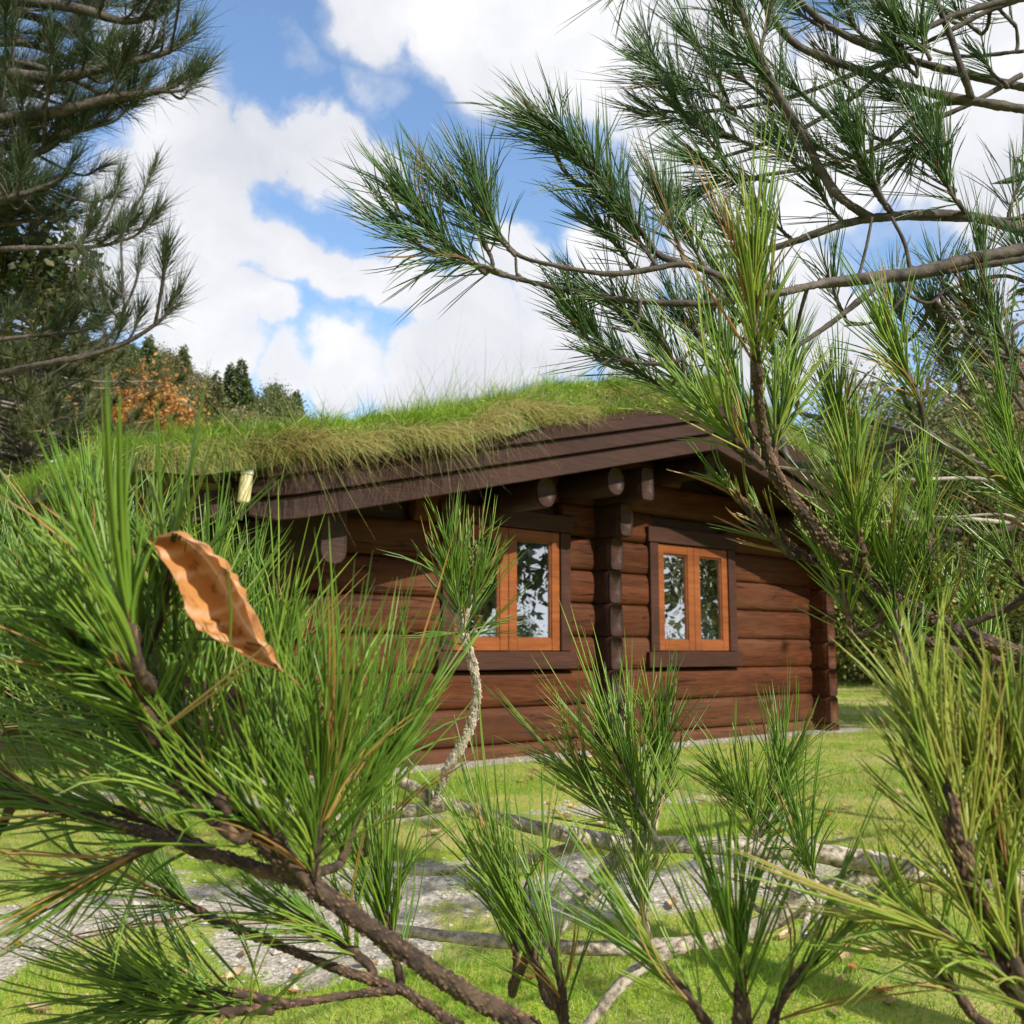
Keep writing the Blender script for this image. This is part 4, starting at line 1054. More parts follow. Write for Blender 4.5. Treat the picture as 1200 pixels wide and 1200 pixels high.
PB.bough([([tr(2.5), ('w', 1.9, 1.6, 2.3), (1260, -10, 1.3), (1183, 0, 1.3), (1120, 18), (1077, 38), (1040, 62)], 1.3, .0088, .005, 0),
          ([(1255, -20, 1.32), (1160, 12), (1115, 35), (1085, 50)], 1.32, .0062, .004, 0),
          ([(1080, 38, 1.3), (1040, 10), (1000, -20)], 1.33, .005, .004, 0), ([(1200, 60, 1.4), (1120, 65), (1050, 40)], 1.42, .004, .0025, 0)], [
    (1085, 60, 1055, 30, 1.28, 75, 150, S), (1090, 70, 1080, 40, 1.28, 75, 110, dict(a_tip=20, a_base=85)), (1075, 90, 1050, 60, 1.3, 72, 110, S),
    (1045, 20, 1010, -10, 1.32, 70, 90, S), (1150, 40, 1120, 10, 1.35, 70, 70, S), (1110, 20, 1080, -20, 1.35, 70, 90, S), (1190, 30, 1160, 0, 1.4, 70, 70, S),
], 'bark_dark', SHD)
# crown over and behind the viewpoint (out of frame: it shades the boughs above)
fill = []; bm_ = MB()
tb = []
for k in range(26):
    z0 = rng.uniform(2.4, 4.8); an = rng.uniform(-2.6, 2.6) + math.pi
    ln = rng.uniform(.9, 1.9) * (1.1 - .13 * (z0 - 2.4))
    b0 = np.array([2.5, 1.9, z0]); e0 = b0 + np.array([math.cos(an) * ln, math.sin(an) * ln, .35])
    px_ = e0 - EYE
    tb.append(([('w', *b0), ('w', *((b0 + e0) / 2 + [0, 0, .05])), ('w', *e0)], 1, .016, .006, 0))
    for q in range(7):
        f = rng.uniform(.4, 1); c = b0 + (e0 - b0) * f + rng.normal(0, .10, 3)
        dd = nrm(nrm(e0 - b0) * .8 + rng.normal(0, .5, 3) + UP * .5) * .10
        fill.append((np.array([c, c + dd * .5, c + dd]), 90, .09, .0011, dict(nseg=2, pairs=False)))
PB.bough(tb, [], 'bark_dark', SHD, fill)

# ---- the orange dead leaf caught in the needles
def leafmesh(le, mi, ri, dl, dm, dr, stem, name, m, ribs=8.5, corr=.0012):
    n, k = 44, 8
    def curve(P, d):
        W = np.array([at(px, py, d) for px, py in P]); c, u = spline(W, .0012)
        t = np.linspace(0, 1, n); return np.stack([np.interp(t, u, c[:, q]) for q in range(3)], -1)
    Lc, Mc, Rc = curve(le, dl), curve(mi, dm), curve(ri, dr)
    e = np.sin(np.linspace(0, 1, n) * np.pi)[:, None] ** .7
    Lc = Mc + (Lc - Mc); V, vein = [], []
    nl = nrm(np.cross(Mc[20] - Mc[10], Lc[20] - Mc[20])); nr = nrm(np.cross(Rc[20] - Mc[20], Mc[20] - Mc[10]))
    t = np.linspace(0, 1, n)
    for side, E_, nn in ((0, Lc, nl), (1, Rc, nr)):
        rows = []
        for j in range(k + 1):
            f = j / k
            ph = (t * ribs + .35 * np.sin(t * 9.3 + side * 2) + .2 * np.sin(t * 23 + side) + f * .55) * 2 * np.pi
            h = corr * np.sin(ph) * e[:, 0] * min(1, f * 2.5, 1.9 - 1.5 * f) + .004 * math.sin(f * math.pi) * e[:, 0]
            jit = .0003 * np.sin(t * 57) * (f == 1)
            rows.append((Mc * (1 - f) + E_ * f + nn * (h + jit)[:, None], np.clip(np.cos(ph * 1.0) - .55, 0, 1) * 2 + (f < .12)))
        V.append(np.stack([r[0] for r in rows], 1)); vein.append(np.stack([r[1] for r in rows], 1))
    mb = MB(); i = np.arange(n - 1)[:, None] * (k + 1) + np.arange(k)[None]
    Q = np.stack([i, i + 1, i + k + 2, i + k + 1], -1).reshape(-1, 4)
    org = Mc[n // 2]
    mb.add(V[0].reshape(-1, 3) - org, Q[:, ::-1], vein=np.clip(vein[0], 0, 1).ravel()); mb.add(V[1].reshape(-1, 3) - org, Q, vein=np.clip(vein[1], 0, 1).ravel())
    st = MB(); W = np.array([at(px, py, d) for px, py, d in stem]) - org
    tube(st, W, .0009, .0006, 6, .002, 0)
    root = link(name, mb.mesh(name), M[m], None, tuple(org))
    s_ = link('stalk', st.mesh('stalk'), M['leaf_rust'], root)
    return root
lf = leafmesh([(174, 632), (186, 650), (206, 680), (214, 704), (232, 736), (262, 752), (298, 772), (330, 786)],
              [(174, 632), (206, 629), (240, 655), (264, 692), (280, 722), (300, 752), (318, 775), (330, 786)],
              [(174, 632), (206, 625), (244, 648), (262, 664), (282, 698), (300, 745), (320, 774), (330, 786)], .400, .43, .409,
              [(322, 778, .4285), (330, 786, .428), (343, 796, .428), (353, 805, .43)], 'dead_leaf', 'leaf_caught')
tag(lf, 'curled orange brown dead leaf caught upright among the pine needles', 'leaf')

# ---- dead leaves lying on the lawn: three kinds, copied
def flatleaf(nm, L, W, m, curl):
    n, k = 9, 4; V, ve = [], []
    for i in range(n + 1):
        t = i / n; wd = W * math.sin(min(1, t * 1.02) * math.pi) ** .8 * (1 - .25 * t)
        for j in range(-k, k + 1):
            f = j / k; V.append(((t - .5) * L, f * wd * .5, curl * L * (f * f * .5 + (t - .5) ** 2) + .10 * W * abs(f) * math.sin(t * 22) * .3 + .004)); ve.append(1. if j == 0 else 0.)
    w = 2 * k + 1; mb = MB()
    mb.add(V, [(i*w+j, i*w+j+1, (i+1)*w+j+1, (i+1)*w+j) for i in range(n) for j in range(2*k)], vein=np.array(ve))
    return link(nm, mb.mesh(nm), M[m])
kinds = [(flatleaf('fallen_leaf', .085, .045, 'leaf_tan', .35), 'pale tan curled dead leaf lying flat on the lawn', 'pale tan leaves fallen on the lawn'),
         (flatleaf('fallen_leaf', .070, .042, 'leaf_rust', .25), 'small rust brown dead leaf lying on the lawn', 'rust brown leaves fallen on the lawn'),
         (flatleaf('fallen_leaf', .060, .040, 'leaf_gold', .2), 'small yellow dead leaf lying on the lawn', 'yellow leaves fallen on the lawn')]
def groundpt(px, py):
    d = FWD + (px - 600) / F * np.array([1., 0, 0]) - (py - 600) / F * CUP
    t = 1.0
    for _ in range(40):
        P = EYE + d * t; t += (P[2] - float(gz(P[0], P[1]))) / (abs(d[2]) + .15) * .8
    return EYE + d * t
spots = [(985, 1155, 0), (978, 1192, 0), (1012, 1092, 1), (1000, 1140, 1), (990, 1125, 0), (1035, 1165, 1), (275, 1148, 0), (285, 1122, 0), (20, 1112, 1), (45, 1188, 0), (690, 1035, 0), (705, 968, 0), (660, 960, 0), (1020, 1118, 0), (1045, 1180, 0), (850, 1050, 1), (560, 990, 0)]
for _ in range(150):
    x, y = scatter(1, 3.0, 9.0, .8)
    q = F * x[0] / y[0] + 600; s, o = cab(x[0], y[0])
    if o < .5 and s > -3: continue
    spots.append((x[0], y[0], int(rng.choice([0, 0, 1, 2])), 'w'))
used = [False] * 3
for sp in spots:
    if len(sp) == 4: P = np.array([sp[0], sp[1], float(gz(sp[0], sp[1]))])
    else: P = groundpt(sp[0], sp[1]); P[2] = float(gz(P[0], P[1]))
    k = sp[2]; o, lab, gr = kinds[k]
    if used[k]: o = o.copy(); COL.objects.link(o)
    used[k] = True
    tag(o, lab, 'leaf', gr)
    o.location = tuple(P + [0, 0, .006]); o.rotation_euler = (rng.normal(0, .2), rng.normal(0, .2), rng.uniform(0, 6.28)); sc = rng.uniform(.6, 1.15); o.scale = (sc, sc, sc)

# ---- pine on the left edge
al = np.array([-4.6, 4.9, float(gz(-4.6, 4.9))])
PA = Pine('pine_tree', tuple(al), 'tall dark pine filling the upper left corner, its boughs reaching right against the clouds')
PA.trunk(np.array([al, al + [.05, 0, 1.5], al + [.0, .05, 3], al + [.05, 0, 4.5], al + [0, 0, 6.5]]), .17, .06)
def sprays(P, d, n, L, dens, r=.0013, side=.16, up=.35):
    """fill a bough with short shoots carrying needles"""
    W = pts(P, d); C, u = spline(W, .05); out = []; tb = []
    tan = nrm(np.gradient(C, axis=0))
    for q in range(n):
        i = int(rng.integers(int(len(C) * .25), len(C))); 
        sd = nrm(np.cross(tan[i], UP)) * rng.choice([-1, 1])
        e = C[i] + tan[i] * rng.uniform(.02, .14) + sd * rng.uniform(.0, side) + UP * rng.uniform(-.05, .14)
        dd = nrm(e - C[i] + UP * up * .2) * rng.uniform(.08, .13) + UP * rng.uniform(.0, .05)
        tb.append((C[i], e, e + dd)); out.append((np.array([e, e + dd * .5, e + dd]), dens, L, r, dict(nseg=2, pairs=False, a_tip=12, a_base=62, up=.12)))
    for q in range(4):
        a_ = nrm(tan[-1] + rng.normal(0, .35, 3) * (q > 0) + UP * .25); b_ = C[-1 - 2 * q] if len(C) > 8 else C[-1]
        t = (b_, b_ + a_ * .05, b_ + a_ * .1 + UP * .04); tb.append(t); out.append((np.array(t), dens, L, r, dict(nseg=2, pairs=False, a_tip=10, a_base=60, up=.15)))
    return out, tb
def left_bough(P, d, r0, n, dens=95, side=.24, L=.14):
    n = int(n * 1.2) if n > 12 else n
    fl, tb = sprays(P, d, n, L, dens, side=side)
    tubes = [(P, d, r0, r0 * .35, 0)] + [([('w', *a), ('w', *b), ('w', *c)], d, .006, .004, 0) for a, b, c in tb]
    PA.bough(tubes, [], 'bark_dark', 'needle_far', fl)
tA = lambda z: ('w', -4.6, 4.9, z)
left_bough([tA(3.6), (-120, 90, 4.4), (-20, 85, 4.2), (70, 90), (120, 80), (165, 70), (200, 60)], 4.1, .03, 22)
left_bough([tA(4.0), (-100, 0, 4.4), (0, 0, 4.2), (90, 10), (150, 25), (190, 15)], 4.1, .03, 26)
left_bough([tA(3.3), (-100, 150, 4.3), (0, 140, 4.2), (70, 130), (130, 115), (170, 110), (195, 105)], 4.1, .03, 18, side=.12)
left_bough([tA(4.3), (-100, -60, 4.4), (20, -60, 4.3), (110, -40), (150, -25)], 4.2, .03, 26)
left_bough([tA(3.1), (-80, 180, 4.4), (0, 170, 4.3), (60, 160), (105, 150)], 4.2, .025, 20)
left_bough([tA(2.9), (-100, 230, 4.4), (-30, 210, 4.3), (20, 190), (60, 170)], 4.2, .025, 22)
left_bough([tA(2.7), (-100, 260, 4.3), (-30, 245, 4.2), (20, 230), (60, 215)], 4.1, .025, 26)
left_bough([tA(3.0), (-60, 60, 4.6), (20, 50, 4.6), (60, 60), (80, 70)], 4.6, .025, 26)
left_bough([tA(3.0), (-60, 110, 4.8), (0, 110, 4.8), (50, 110)], 4.8, .025, 22)
left_bough([tA(3.0), (-60, 10, 4.7), (40, 20, 4.7), (90, 40), (110, 50)], 4.7, .025, 22)
left_bough([tA(2.6), (-60, 260, 4.9), (-10, 240, 4.8), (30, 230)], 4.8, .025, 22)
left_bough([tA(2.3), (-80, 300, 4.2), (0, 292), (70, 290), (120, 288), (150, 280)], 4.1, .014, 3, 70, .05)
left_bough([(60, 290), (100, 284), (130, 275), (158, 270)], 4.1, .007, 3, 90, .05, .10)
left_bough([tA(1.9), (-80, 460, 4.2), (0, 438, 4.1), (60, 425), (110, 415), (150, 400), (175, 385), (188, 375)], 4.0, .017, 7, 90, .10, .12)
left_bough([(100, 417), (128, 395), (140, 375), (145, 350), (135, 342)], 4.0, .007, 3, 80, .05, .10)
left_bough([tA(2.0), (-80, 420, 4.4), (-10, 400, 4.3), (50, 392), (95, 388)], 4.3, .014, 10, 90, .10, .12)

left_bough([tA(2.5), (-60, 250, 4.5), (-5, 262, 4.5), (40, 258)], 4.5, .02, 24)
left_bough([tA(3.2), (-60, 70, 4.3), (30, 75, 4.3), (100, 100), (130, 120)], 4.3, .02, 20)
# leafy birch spray in front of it
bi = Pine('birch_tree', (-5.2, 5.6, float(gz(-5.2, 5.6))), 'birch with small loose leaves hanging below the dark pine on the left edge', 'birch tree')
bi.trunk(np.array([bi.loc, bi.loc + [.1, 0, 2], bi.loc + [.0, .1, 4.2]]), .08, .03, 'bark_grey')
mbb, mbl = MB(), MB()
for k in range(34):
    y0 = rng.uniform(195, 330); x1 = rng.uniform(-20, 125) * (1 if y0 > 260 else .7); 
    P = pts([('w', -5.15, 5.6, 2.6 + rng.uniform(-.4, .8)), (-100, y0 - 10, 5.4), (x1 * .3 - 40, y0, 5.2), (x1, y0 + rng.uniform(0, 40), 5.1), (x1 + rng.uniform(-8, 8), y0 + rng.uniform(50, 95), 5.1)], 5.2)
    tube(mbb, P, .008, .002, 5, .06)
    C, u = spline(P, .02); C = C[int(len(C) * .55):]
    c = C[rng.integers(0, len(C), 75)] + rng.normal(0, .055, (75, 3))
    leaves(mbl, c, .048, aspect=.75)
bi.mesh(mbb, 'branches', M['bark_dark']); bi.mesh(mbl, 'foliage', M['leaf_birch'])

wi = Pine('willow_tree', (3.9, 3.6, float(gz(3.9, 3.6))), 'narrow leaved tree whose leaf tips show at the upper right edge', 'willow tree')
wi.trunk(np.array([wi.loc, wi.loc + [.05, 0, 1.6], wi.loc + [-.05, 0, 3.4]]), .06, .02, 'bark_grey')
mbb, mbl = MB(), MB()
for k in range(9):
    P = pts([('w', 3.88, 3.6, 2.4), (1330, 150 + 14 * k, 2.6), (1235, 150 + 13 * k, 2.5), (1196 + rng.uniform(-6, 10), 168 + 12 * k, 2.5)], 2.5)
    tube(mbb, P, .006, .0015, 5, .05); C, u = spline(P, .02); C = C[int(len(C) * .5):]; c = C[rng.integers(0, len(C), 26)]
    leaves(mbl, c, .075, aspect=.2, dirs=nrm(rng.normal(0, .5, (26, 3)) + np.array([-.5, 0, -.5])))
for k in range(5):
    P = pts([('w', 3.88, 3.6, 1.9), (1330, 320 + 14 * k, 2.6), (1240, 318 + 10 * k, 2.5), (1190 + rng.uniform(-6, 10), 325 + 10 * k, 2.5)], 2.5)
    tube(mbb, P, .006, .0015, 5, .05); C, u = spline(P, .02); C = C[int(len(C) * .5):]; c = C[rng.integers(0, len(C), 22)]
    leaves(mbl, c, .075, aspect=.2, dirs=nrm(rng.normal(0, .5, (22, 3)) + np.array([-.5, 0, -.5])))
wi.mesh(mbb, 'branches', M['bark_dark']); wi.mesh(mbl, 'foliage', M['leaf_green'])
# dark pine crown further back on the left
def backpine(loc, H, n, label, R=1.9, z0=.12, group=None, dens=46, L=.17, m='needle_olive', r=.006):
    T_ = Pine('pine_tree', loc, label, group=group); l = T_.loc
    T_.trunk(np.array([l, l + [.05, 0, H * .4], l + [0, .05, H * .75], l + [0, 0, H]]), H * .022, .02, 'bark_tree')
    bb, nn = MB(), MB()
    for k in range(n):
        f = z0 + (1 - z0) * rng.random() ** .9; an = rng.uniform(0, 6.28); ln = R * (1.06 - f) ** .6 * rng.uniform(.45, 1.1)
        b0 = l + [0, 0, f * H]; e = b0 + np.array([math.cos(an) * ln, math.sin(an) * ln, rng.uniform(.0, .35) * ln + .05])
        P = np.array([b0, (b0 + e) / 2 + [0, 0, -.04 * ln], e]); tube(bb, P, .022, .006, 5, .25)
        for q in range(6):
            g = rng.uniform(.35, 1.02); c = b0 + (e - b0) * min(g, .98) + rng.normal(0, .07 * R / 1.9, 3); dd = nrm(nrm(e - b0) + UP * .6 + rng.normal(0, .4, 3)) * .12
            tuft(nn, np.array([c, c + dd * .5, c + dd]), dens, L, r, nseg=1, pairs=False, a_tip=15, a_base=75)
    T_.mesh(bb, 'branches', M['bark_tree']); T_.mesh(nn, 'needles', M[m]); return T_
backpine((-5.3, 11.2, float(gz(-5.3, 11.2))), 5.0, 230, 'bushy olive green pine behind the left end of the cabin roof', 2.5, .0)
backpine((-9.0, 14.5, float(gz(-9, 14.5))), 6.4, 110, 'darker pine half hidden at the left edge behind the bushy pine', 2.6, .0)

# ------------------------------------------------------------------ broadleaf trees, built once per kind and copied
def broadleaf(name, H, R, nl, lsz, m, seed, z0=.18, ncl=60, gap=.5, bark='bark_tree', columns=1):
    global rng
    old = rng; rng = np.random.default_rng(seed)
    root = empty(name, (0, 0, 0)); tk, cr = MB(), MB()
    tube(tk, np.array([[0, 0, -.3], [.04*H*rng.normal()*.3, .02, H*.3], [.03*H*rng.normal()*.3, 0, H*.6], [0, .02, H*.93]]), H*.020, H*.004, 9, H*.04, rough=.1)
    C = []
    while len(C) < ncl:
        p = rng.uniform(-1, 1, 3)
        if np.linalg.norm(p) > 1: continue
        f = (p[2] + 1) / 2
        w = (math.sin(min(1, f * .9 + .16) * math.pi) ** .6)
        c = np.array([p[0] * R * w, p[1] * R * w, H * (z0 + (1 - z0) * f) - .03 * H])
        C.append(c)
    C = np.array(C)
    for c in C[::2]:
        zb = max(H * .12, c[2] * rng.uniform(.5, .8)); b0 = np.array([0, 0, zb])
        tube(tk, np.array([b0, (b0 + c) / 2 + [0, 0, -.02 * H], c]), H * .007, H * .0015, 5, H * .06)
    per = nl // ncl
    sig = R * .19 * rng.uniform(.6, 1.5, ncl)
    pc = np.repeat(C, per, 0) + rng.normal(size=(ncl * per, 3)) * np.repeat(sig, per)[:, None] * np.array([1, 1, .75])
    tone = np.clip(np.repeat(rng.random(ncl) * .7, per) + rng.normal(0, .16, ncl * per) + .15, 0, 1)
    leaves(cr, pc, lsz, tone, .7)
    link('trunk', tk.mesh('trunk'), M[bark], root); link('crown', cr.mesh('crown'), M[m], root)
    rng = old; return root
def conifer(name, H, R, nl, lsz, m, seed):
    global rng
    old = rng; rng = np.random.default_rng(seed)
    root = empty(name, (0, 0, 0)); tk, cr = MB(), MB()
    tube(tk, np.array([[0, 0, -.3], [0, 0, H * .5], [0, 0, H]]), H * .016, H * .002, 8, H * .05)
    f = 1 - np.sqrt(rng.random(nl)); an = rng.uniform(0, 6.28, nl); lob = .72 + .28 * np.sin(an * 5 + f * 40)
    rr = R * (1 - f) * np.sqrt(rng.uniform(.15, 1, nl)) * lob
    pc = np.stack([np.cos(an) * rr, np.sin(an) * rr, H * (.06 + .94 * f) - rr * .25], -1)
    dirs = nrm(np.stack([np.cos(an), np.sin(an), rng.uniform(-.7, .1, nl)], -1) + rng.normal(0, .25, (nl, 3)))
    leaves(cr, pc, lsz, None, .4, dirs)
    link('trunk', tk.mesh('trunk'), M['bark_tree'], root); link('crown', cr.mesh('crown'), M[m], root)
    rng = old; return root
proto = {}
def plant(kind, x, y, sc, rz, label, cat, group, dz=0):
    make = {'oak': lambda: broadleaf('broadleaf_tree', 9, 3.4, 9000, .27, 'leaf_hill', 1),
            'oak2': lambda: broadleaf('broadleaf_tree', 9, 3.6, 9000, .27, 'leaf_hillgreen', 2),
            'oakb': lambda: broadleaf('broadleaf_tree', 8.5, 3.2, 9000, .26, 'leaf_brown', 21),
            'autumn': lambda: broadleaf('broadleaf_tree', 7, 3.0, 9000, .20, 'leaf_orange', 3),
            'spruce': lambda: conifer('spruce_tree', 10, 2.9, 5200, .55, 'leaf_hillgreen', 4),
            'larch': lambda: conifer('larch_tree', 9, 2.9, 3600, .50, 'leaf_hill', 5),
            'wood1': lambda: broadleaf('broadleaf_tree', 8.2, 2.5, 17000, .115, 'leaf_brown', 6, .10, 110),
            'wood2': lambda: broadleaf('broadleaf_tree', 8.0, 2.6, 19000, .115, 'leaf_olive', 7, .12, 110),
            'wood3': lambda: broadleaf('broadleaf_tree', 8.0, 2.6, 20000, .12, 'leaf_green', 8, .16, 110),
            'russet': lambda: broadleaf('broadleaf_tree', 8.0, 2.0, 13000, .13, 'leaf_russet', 9, .48, 70),
            'shrub': lambda: broadleaf('shrub', 2.2, 1.4, 8000, .085, 'leaf_green', 10, .02, 60),
            'bush': lambda: broadleaf('shrub', 2.6, 1.7, 9000, .09, 'leaf_yellow', 15, .02, 60),
            'tall': lambda: broadleaf('broadleaf_tree', 9.0, 2.8, 17000, .20, 'leaf_olive', 14, .17, 60),
            'pale': lambda: broadleaf('broadleaf_tree', 5.5, 2.3, 15000, .11, 'leaf_yellow', 12, .08, 90)}
    if kind not in proto: proto[kind] = o = make[kind]()
    else: o = copy_tree(proto[kind])
    o.location = (x, y, float(gz(x, y)) + dz); o.rotation_euler = (0, 0, rz); o.scale = (sc, sc, sc * rng.uniform(.92, 1.1))
    tag(o, label, cat, group); return o
# wooded hill
hill = []
for k in range(80):
    y = rng.uniform(74, 110); px = rng.uniform(-60, 345); hill.append(((px - 600) / F * y, y))
for (x, y) in sorted(hill, key=lambda p: -p[1]):
    kd = rng.choice(['oak', 'oak2', 'oakb', 'larch', 'spruce', 'oak'])
    lab = {'oakb': 'distant brownish broadleaf tree in the wood on the hill', 'oak': 'distant olive broadleaf tree in the wood on the hill', 'oak2': 'distant green broadleaf tree in the wood on the hill', 'larch': 'distant pale pointed larch in the wood on the hill', 'spruce': 'distant bluish green spruce in the wood on the hill'}[kd]
    plant(kd, x, y, rng.uniform(.52, .85), rng.uniform(0, 6), lab, 'tree', {'oakb': 'brownish trees on the hill', 'oak': 'olive trees on the hill', 'oak2': 'green trees on the hill', 'larch': 'larches on the hill', 'spruce': 'spruces on the hill'}[kd])
for (px, y, s) in ((155, 69, 1.5), (200, 67, 1.2)):
    plant('autumn', (px - 600) / F * y, y, s, px, {155: 'larger orange autumn tree at the foot of the wooded hill', 200: 'smaller orange autumn tree just above the turf edge at the foot of the hill'}[px], 'tree', 'orange trees below the hill')
# woodland behind the cabin on the right
def wd(px, y): return (px - 600) / F * y, y
for (kd, px, y, s, lab) in (
    ('wood1', 1010, 25, .92, 'brownish olive broadleaf tree right behind the cabin eave, thin crown'),
    ('wood2', 1075, 22, .80, 'olive tree in the middle of the wood behind the right end of the cabin'),
    ('wood1', 1150, 24, 1.0, 'tall thin brownish tree beside the russet tree on the right'),
    ('wood2', 1215, 21, .62, 'low olive tree at the right edge in front of the russet tree'),
    ('russet', 1205, 27, 1.08, 'russet orange autumn tree at the right edge behind the pine boughs'),
    ('wood2', 1130, 30, 1.0, 'olive tree further back in the wood on the right'),
    ('wood3', 1050, 33, .95, 'green tree at the back of the wood behind the cabin'),
    ('wood1', 960, 31, .80, 'brownish tree rising just above the right end of the roof'),
    ('pale', 925, 24, .95, 'pale yellow green tree behind the ridge of the cabin'),
    ('wood3', 900, 34, .85, 'green tree behind the cabin ridge, half hidden by pine needles'),
    ('pale', 800, 26, .93, 'pale green tree behind the top of the turf roof'),
    ('wood2', 1300, 30, 1.1, 'tall olive tree beyond the right edge of the lawn'),
    ('wood1', 1400, 26, 1.1, 'tall brownish tree far to the right of the lawn'),
    ('bush', 1005, 23, .8, 'low pale green shrub at the lawn edge beside the cabin corner'),
    ('bush', 1055, 21, 1.0, 'pale yellow green shrub at the lawn edge in front of the olive trees'),
    ('shrub', 1125, 22, 1.0, 'wide green shrub at the lawn edge on the right'),
    ('bush', 1195, 20, 1.0, 'pale yellow green shrub at the lawn edge below the russet tree'),
    ('shrub', 1090, 27, 1.5, 'large dark shrub deeper in the wood on the right'),
    ('shrub', 990, 28, 1.5, 'large dark shrub deeper in the wood behind the cabin corner'),
    ('shrub', 1180, 28, 1.6, 'large shrub deeper in the wood near the right edge')):
    x, y = wd(px, y); plant(kd, x, y, s, px * .7, lab, 'shrub' if kd in ('shrub', 'bush') else 'tree', None)
# trees across the lawn to the right: only their reflections show, in the cabin windows
for (kd, x, y, s) in (('tall', 12.0, 6.2, 1.0), ('tall', 16, 3.2, 1.1), ('tall', 15.5, 11.6, 1.0), ('shrub', 19, 6.4, .8), ('shrub', 21, 9.3, .8), ('shrub', 22, 12, .9), ('shrub', 20, 4, .8)):
    plant(kd, x, y, s, x, ('low shrub' if kd == 'shrub' else 'broadleaf tree') + ' across the lawn, seen only as a reflection in the cabin windows', 'shrub' if kd == 'shrub' else 'tree', ('shrubs' if kd == 'shrub' else 'trees') + ' reflected in the windows', 0)
# small pale house beyond the turf
h = empty('house', (-25.6, 66.0, float(gz(-25.6, 66)) + .9)); tag(h, 'small pale house with a grey roof far off between the pine and the turf', 'house')
mb = MB(); mb.box((-2.5, -2.5, -2), (2.5, 2.5, 3.2)); link('wall', mb.mesh('wall', False), M['render'], h)
mb = MB(); V = [(-2.9, -2.9, 3.2), (2.9, -2.9, 3.2), (2.9, 2.9, 3.2), (-2.9, 2.9, 3.2), (-2.9, 0, 5), (2.9, 0, 5)]
mb.add(V, [(0, 1, 5, 4), (2, 3, 4, 5), (0, 3, 2, 1)], [(0, 4, 3), (1, 2, 5)]); link('roof', mb.mesh('roof', False), M['slate'], h)
for (x, z) in ((-1.2, .6), (1.2, .6)):
    mb = MB(); mb.box((x - .45, -2.54, z), (x + .45, -2.502, z + 1.2)); link('window', mb.mesh('window', False), M['slate'], h)

# ------------------------------------------------------------------ sky, sun, camera
SUN_EL = math.radians(37)
haz = nrm(Nv * math.cos(math.radians(4)) + Uv * math.sin(math.radians(4)))
sd = np.array([haz[0] * math.cos(SUN_EL), haz[1] * math.cos(SUN_EL), math.sin(SUN_EL)])
w = bpy.data.worlds.new('World'); SC.world = w; w.use_nodes = True
nt = w.node_tree; out = nt.nodes['World Output']; bg = nt.nodes['Background']
sky = N(nt, 'ShaderNodeTexSky'); sky.sky_type = 'NISHITA'; sky.sun_disc = False
sky.sun_elevation = SUN_EL; sky.sun_rotation = math.atan2(sd[0], sd[1]); sky.air_density = 1.0; sky.dust_density = .6; sky.ozone_density = 2.0
hs = N(nt, 'ShaderNodeHueSaturation'); hs.inputs['Saturation'].default_value = 1.04; nt.links.new(sky.outputs[0], hs.inputs['Color'])
nt.links.new(hs.outputs[0], bg.inputs[0]); bg.inputs[1].default_value = .15
geo = N(nt, 'ShaderNodeTexCoord'); D0 = geo.outputs['Generated']
wn = N(nt, 'ShaderNodeTexNoise'); wn.inputs['Scale'].default_value = 7; wn.inputs['Detail'].default_value = 7; wn.inputs['Roughness'].default_value = .58; nt.links.new(D0, wn.inputs['Vector'])
vs = N(nt, 'ShaderNodeVectorMath', operation='SUBTRACT'); nt.links.new(wn.outputs['Color'], vs.inputs[0]); vs.inputs[1].default_value = (.5, .5, .5)
vm = N(nt, 'ShaderNodeVectorMath', operation='MULTIPLY_ADD'); nt.links.new(vs.outputs[0], vm.inputs[0]); vm.inputs[1].default_value = (.12, .12, .12); nt.links.new(D0, vm.inputs[2])
WD = vm.outputs[0]
def cdir(px, py):
    d = FWD + (px - 600) / F * np.array([1., 0, 0]) - (py - 600) / F * CUP; return d / np.linalg.norm(d)
blobs = [(225, 185, 95, 1), (170, 240, 90, 1), (110, 300, 70, .6), (250, 260, 78, 1), (320, 285, 68, 1), (390, 310, 58, 1), (450, 325, 60, .9), (500, 350, 55, .8), (560, 370, 70, .8),
         (310, 160, 50, .75), (370, 165, 62, .9), (430, 190, 50, .8), (180, 350, 80, .9), (250, 355, 75, .9), (310, 375, 50, .8), (230, 420, 90, .9), (400, 430, 75, .9), (330, 445, 60, .7), (480, 430, 70, .9), (560, 420, 90, 1), (650, 380, 90, 1),
         (620, 330, 60, .7), (440, -10, 90, .8), (560, 25, 110, 1), (660, 60, 100, 1), (740, 60, 120, 1), (830, 90, 120, 1), (900, 180, 150, 1), (780, 180, 90, .9), (1000, 150, 160, 1), (1180, 180, 130, 1), (900, 380, 120, .9), (1000, 400, 70, .9), (1130, 60, 140, 1),
         (420, 90, 40, .38), (450, 100, 35, .35), (350, 60, 40, .32), (70, 330, 90, .6), (30, 130, 80, .45), (150, 40, 50, .5), (1150, 350, 70, .7), (850, 270, 90, .9), (720, 330, 80, .9), (760, 410, 90, 1)]
acc = None
for (px, py, r, wt) in blobs:
    vd = N(nt, 'ShaderNodeVectorMath', operation='DISTANCE'); nt.links.new(WD, vd.inputs[0]); vd.inputs[1].default_value = tuple(cdir(px, py))
    mr = N(nt, 'ShaderNodeMapRange', interpolation_type='SMOOTHSTEP'); nt.links.new(vd.outputs['Value'], mr.inputs[0])
    mr.inputs[1].default_value = r / F * .25; mr.inputs[2].default_value = r / F * 1.06; mr.inputs[3].default_value = wt; mr.inputs[4].default_value = 0
    acc = mr.outputs[0] if acc is None else math_(nt, 'MAXIMUM', acc, mr.outputs[0])
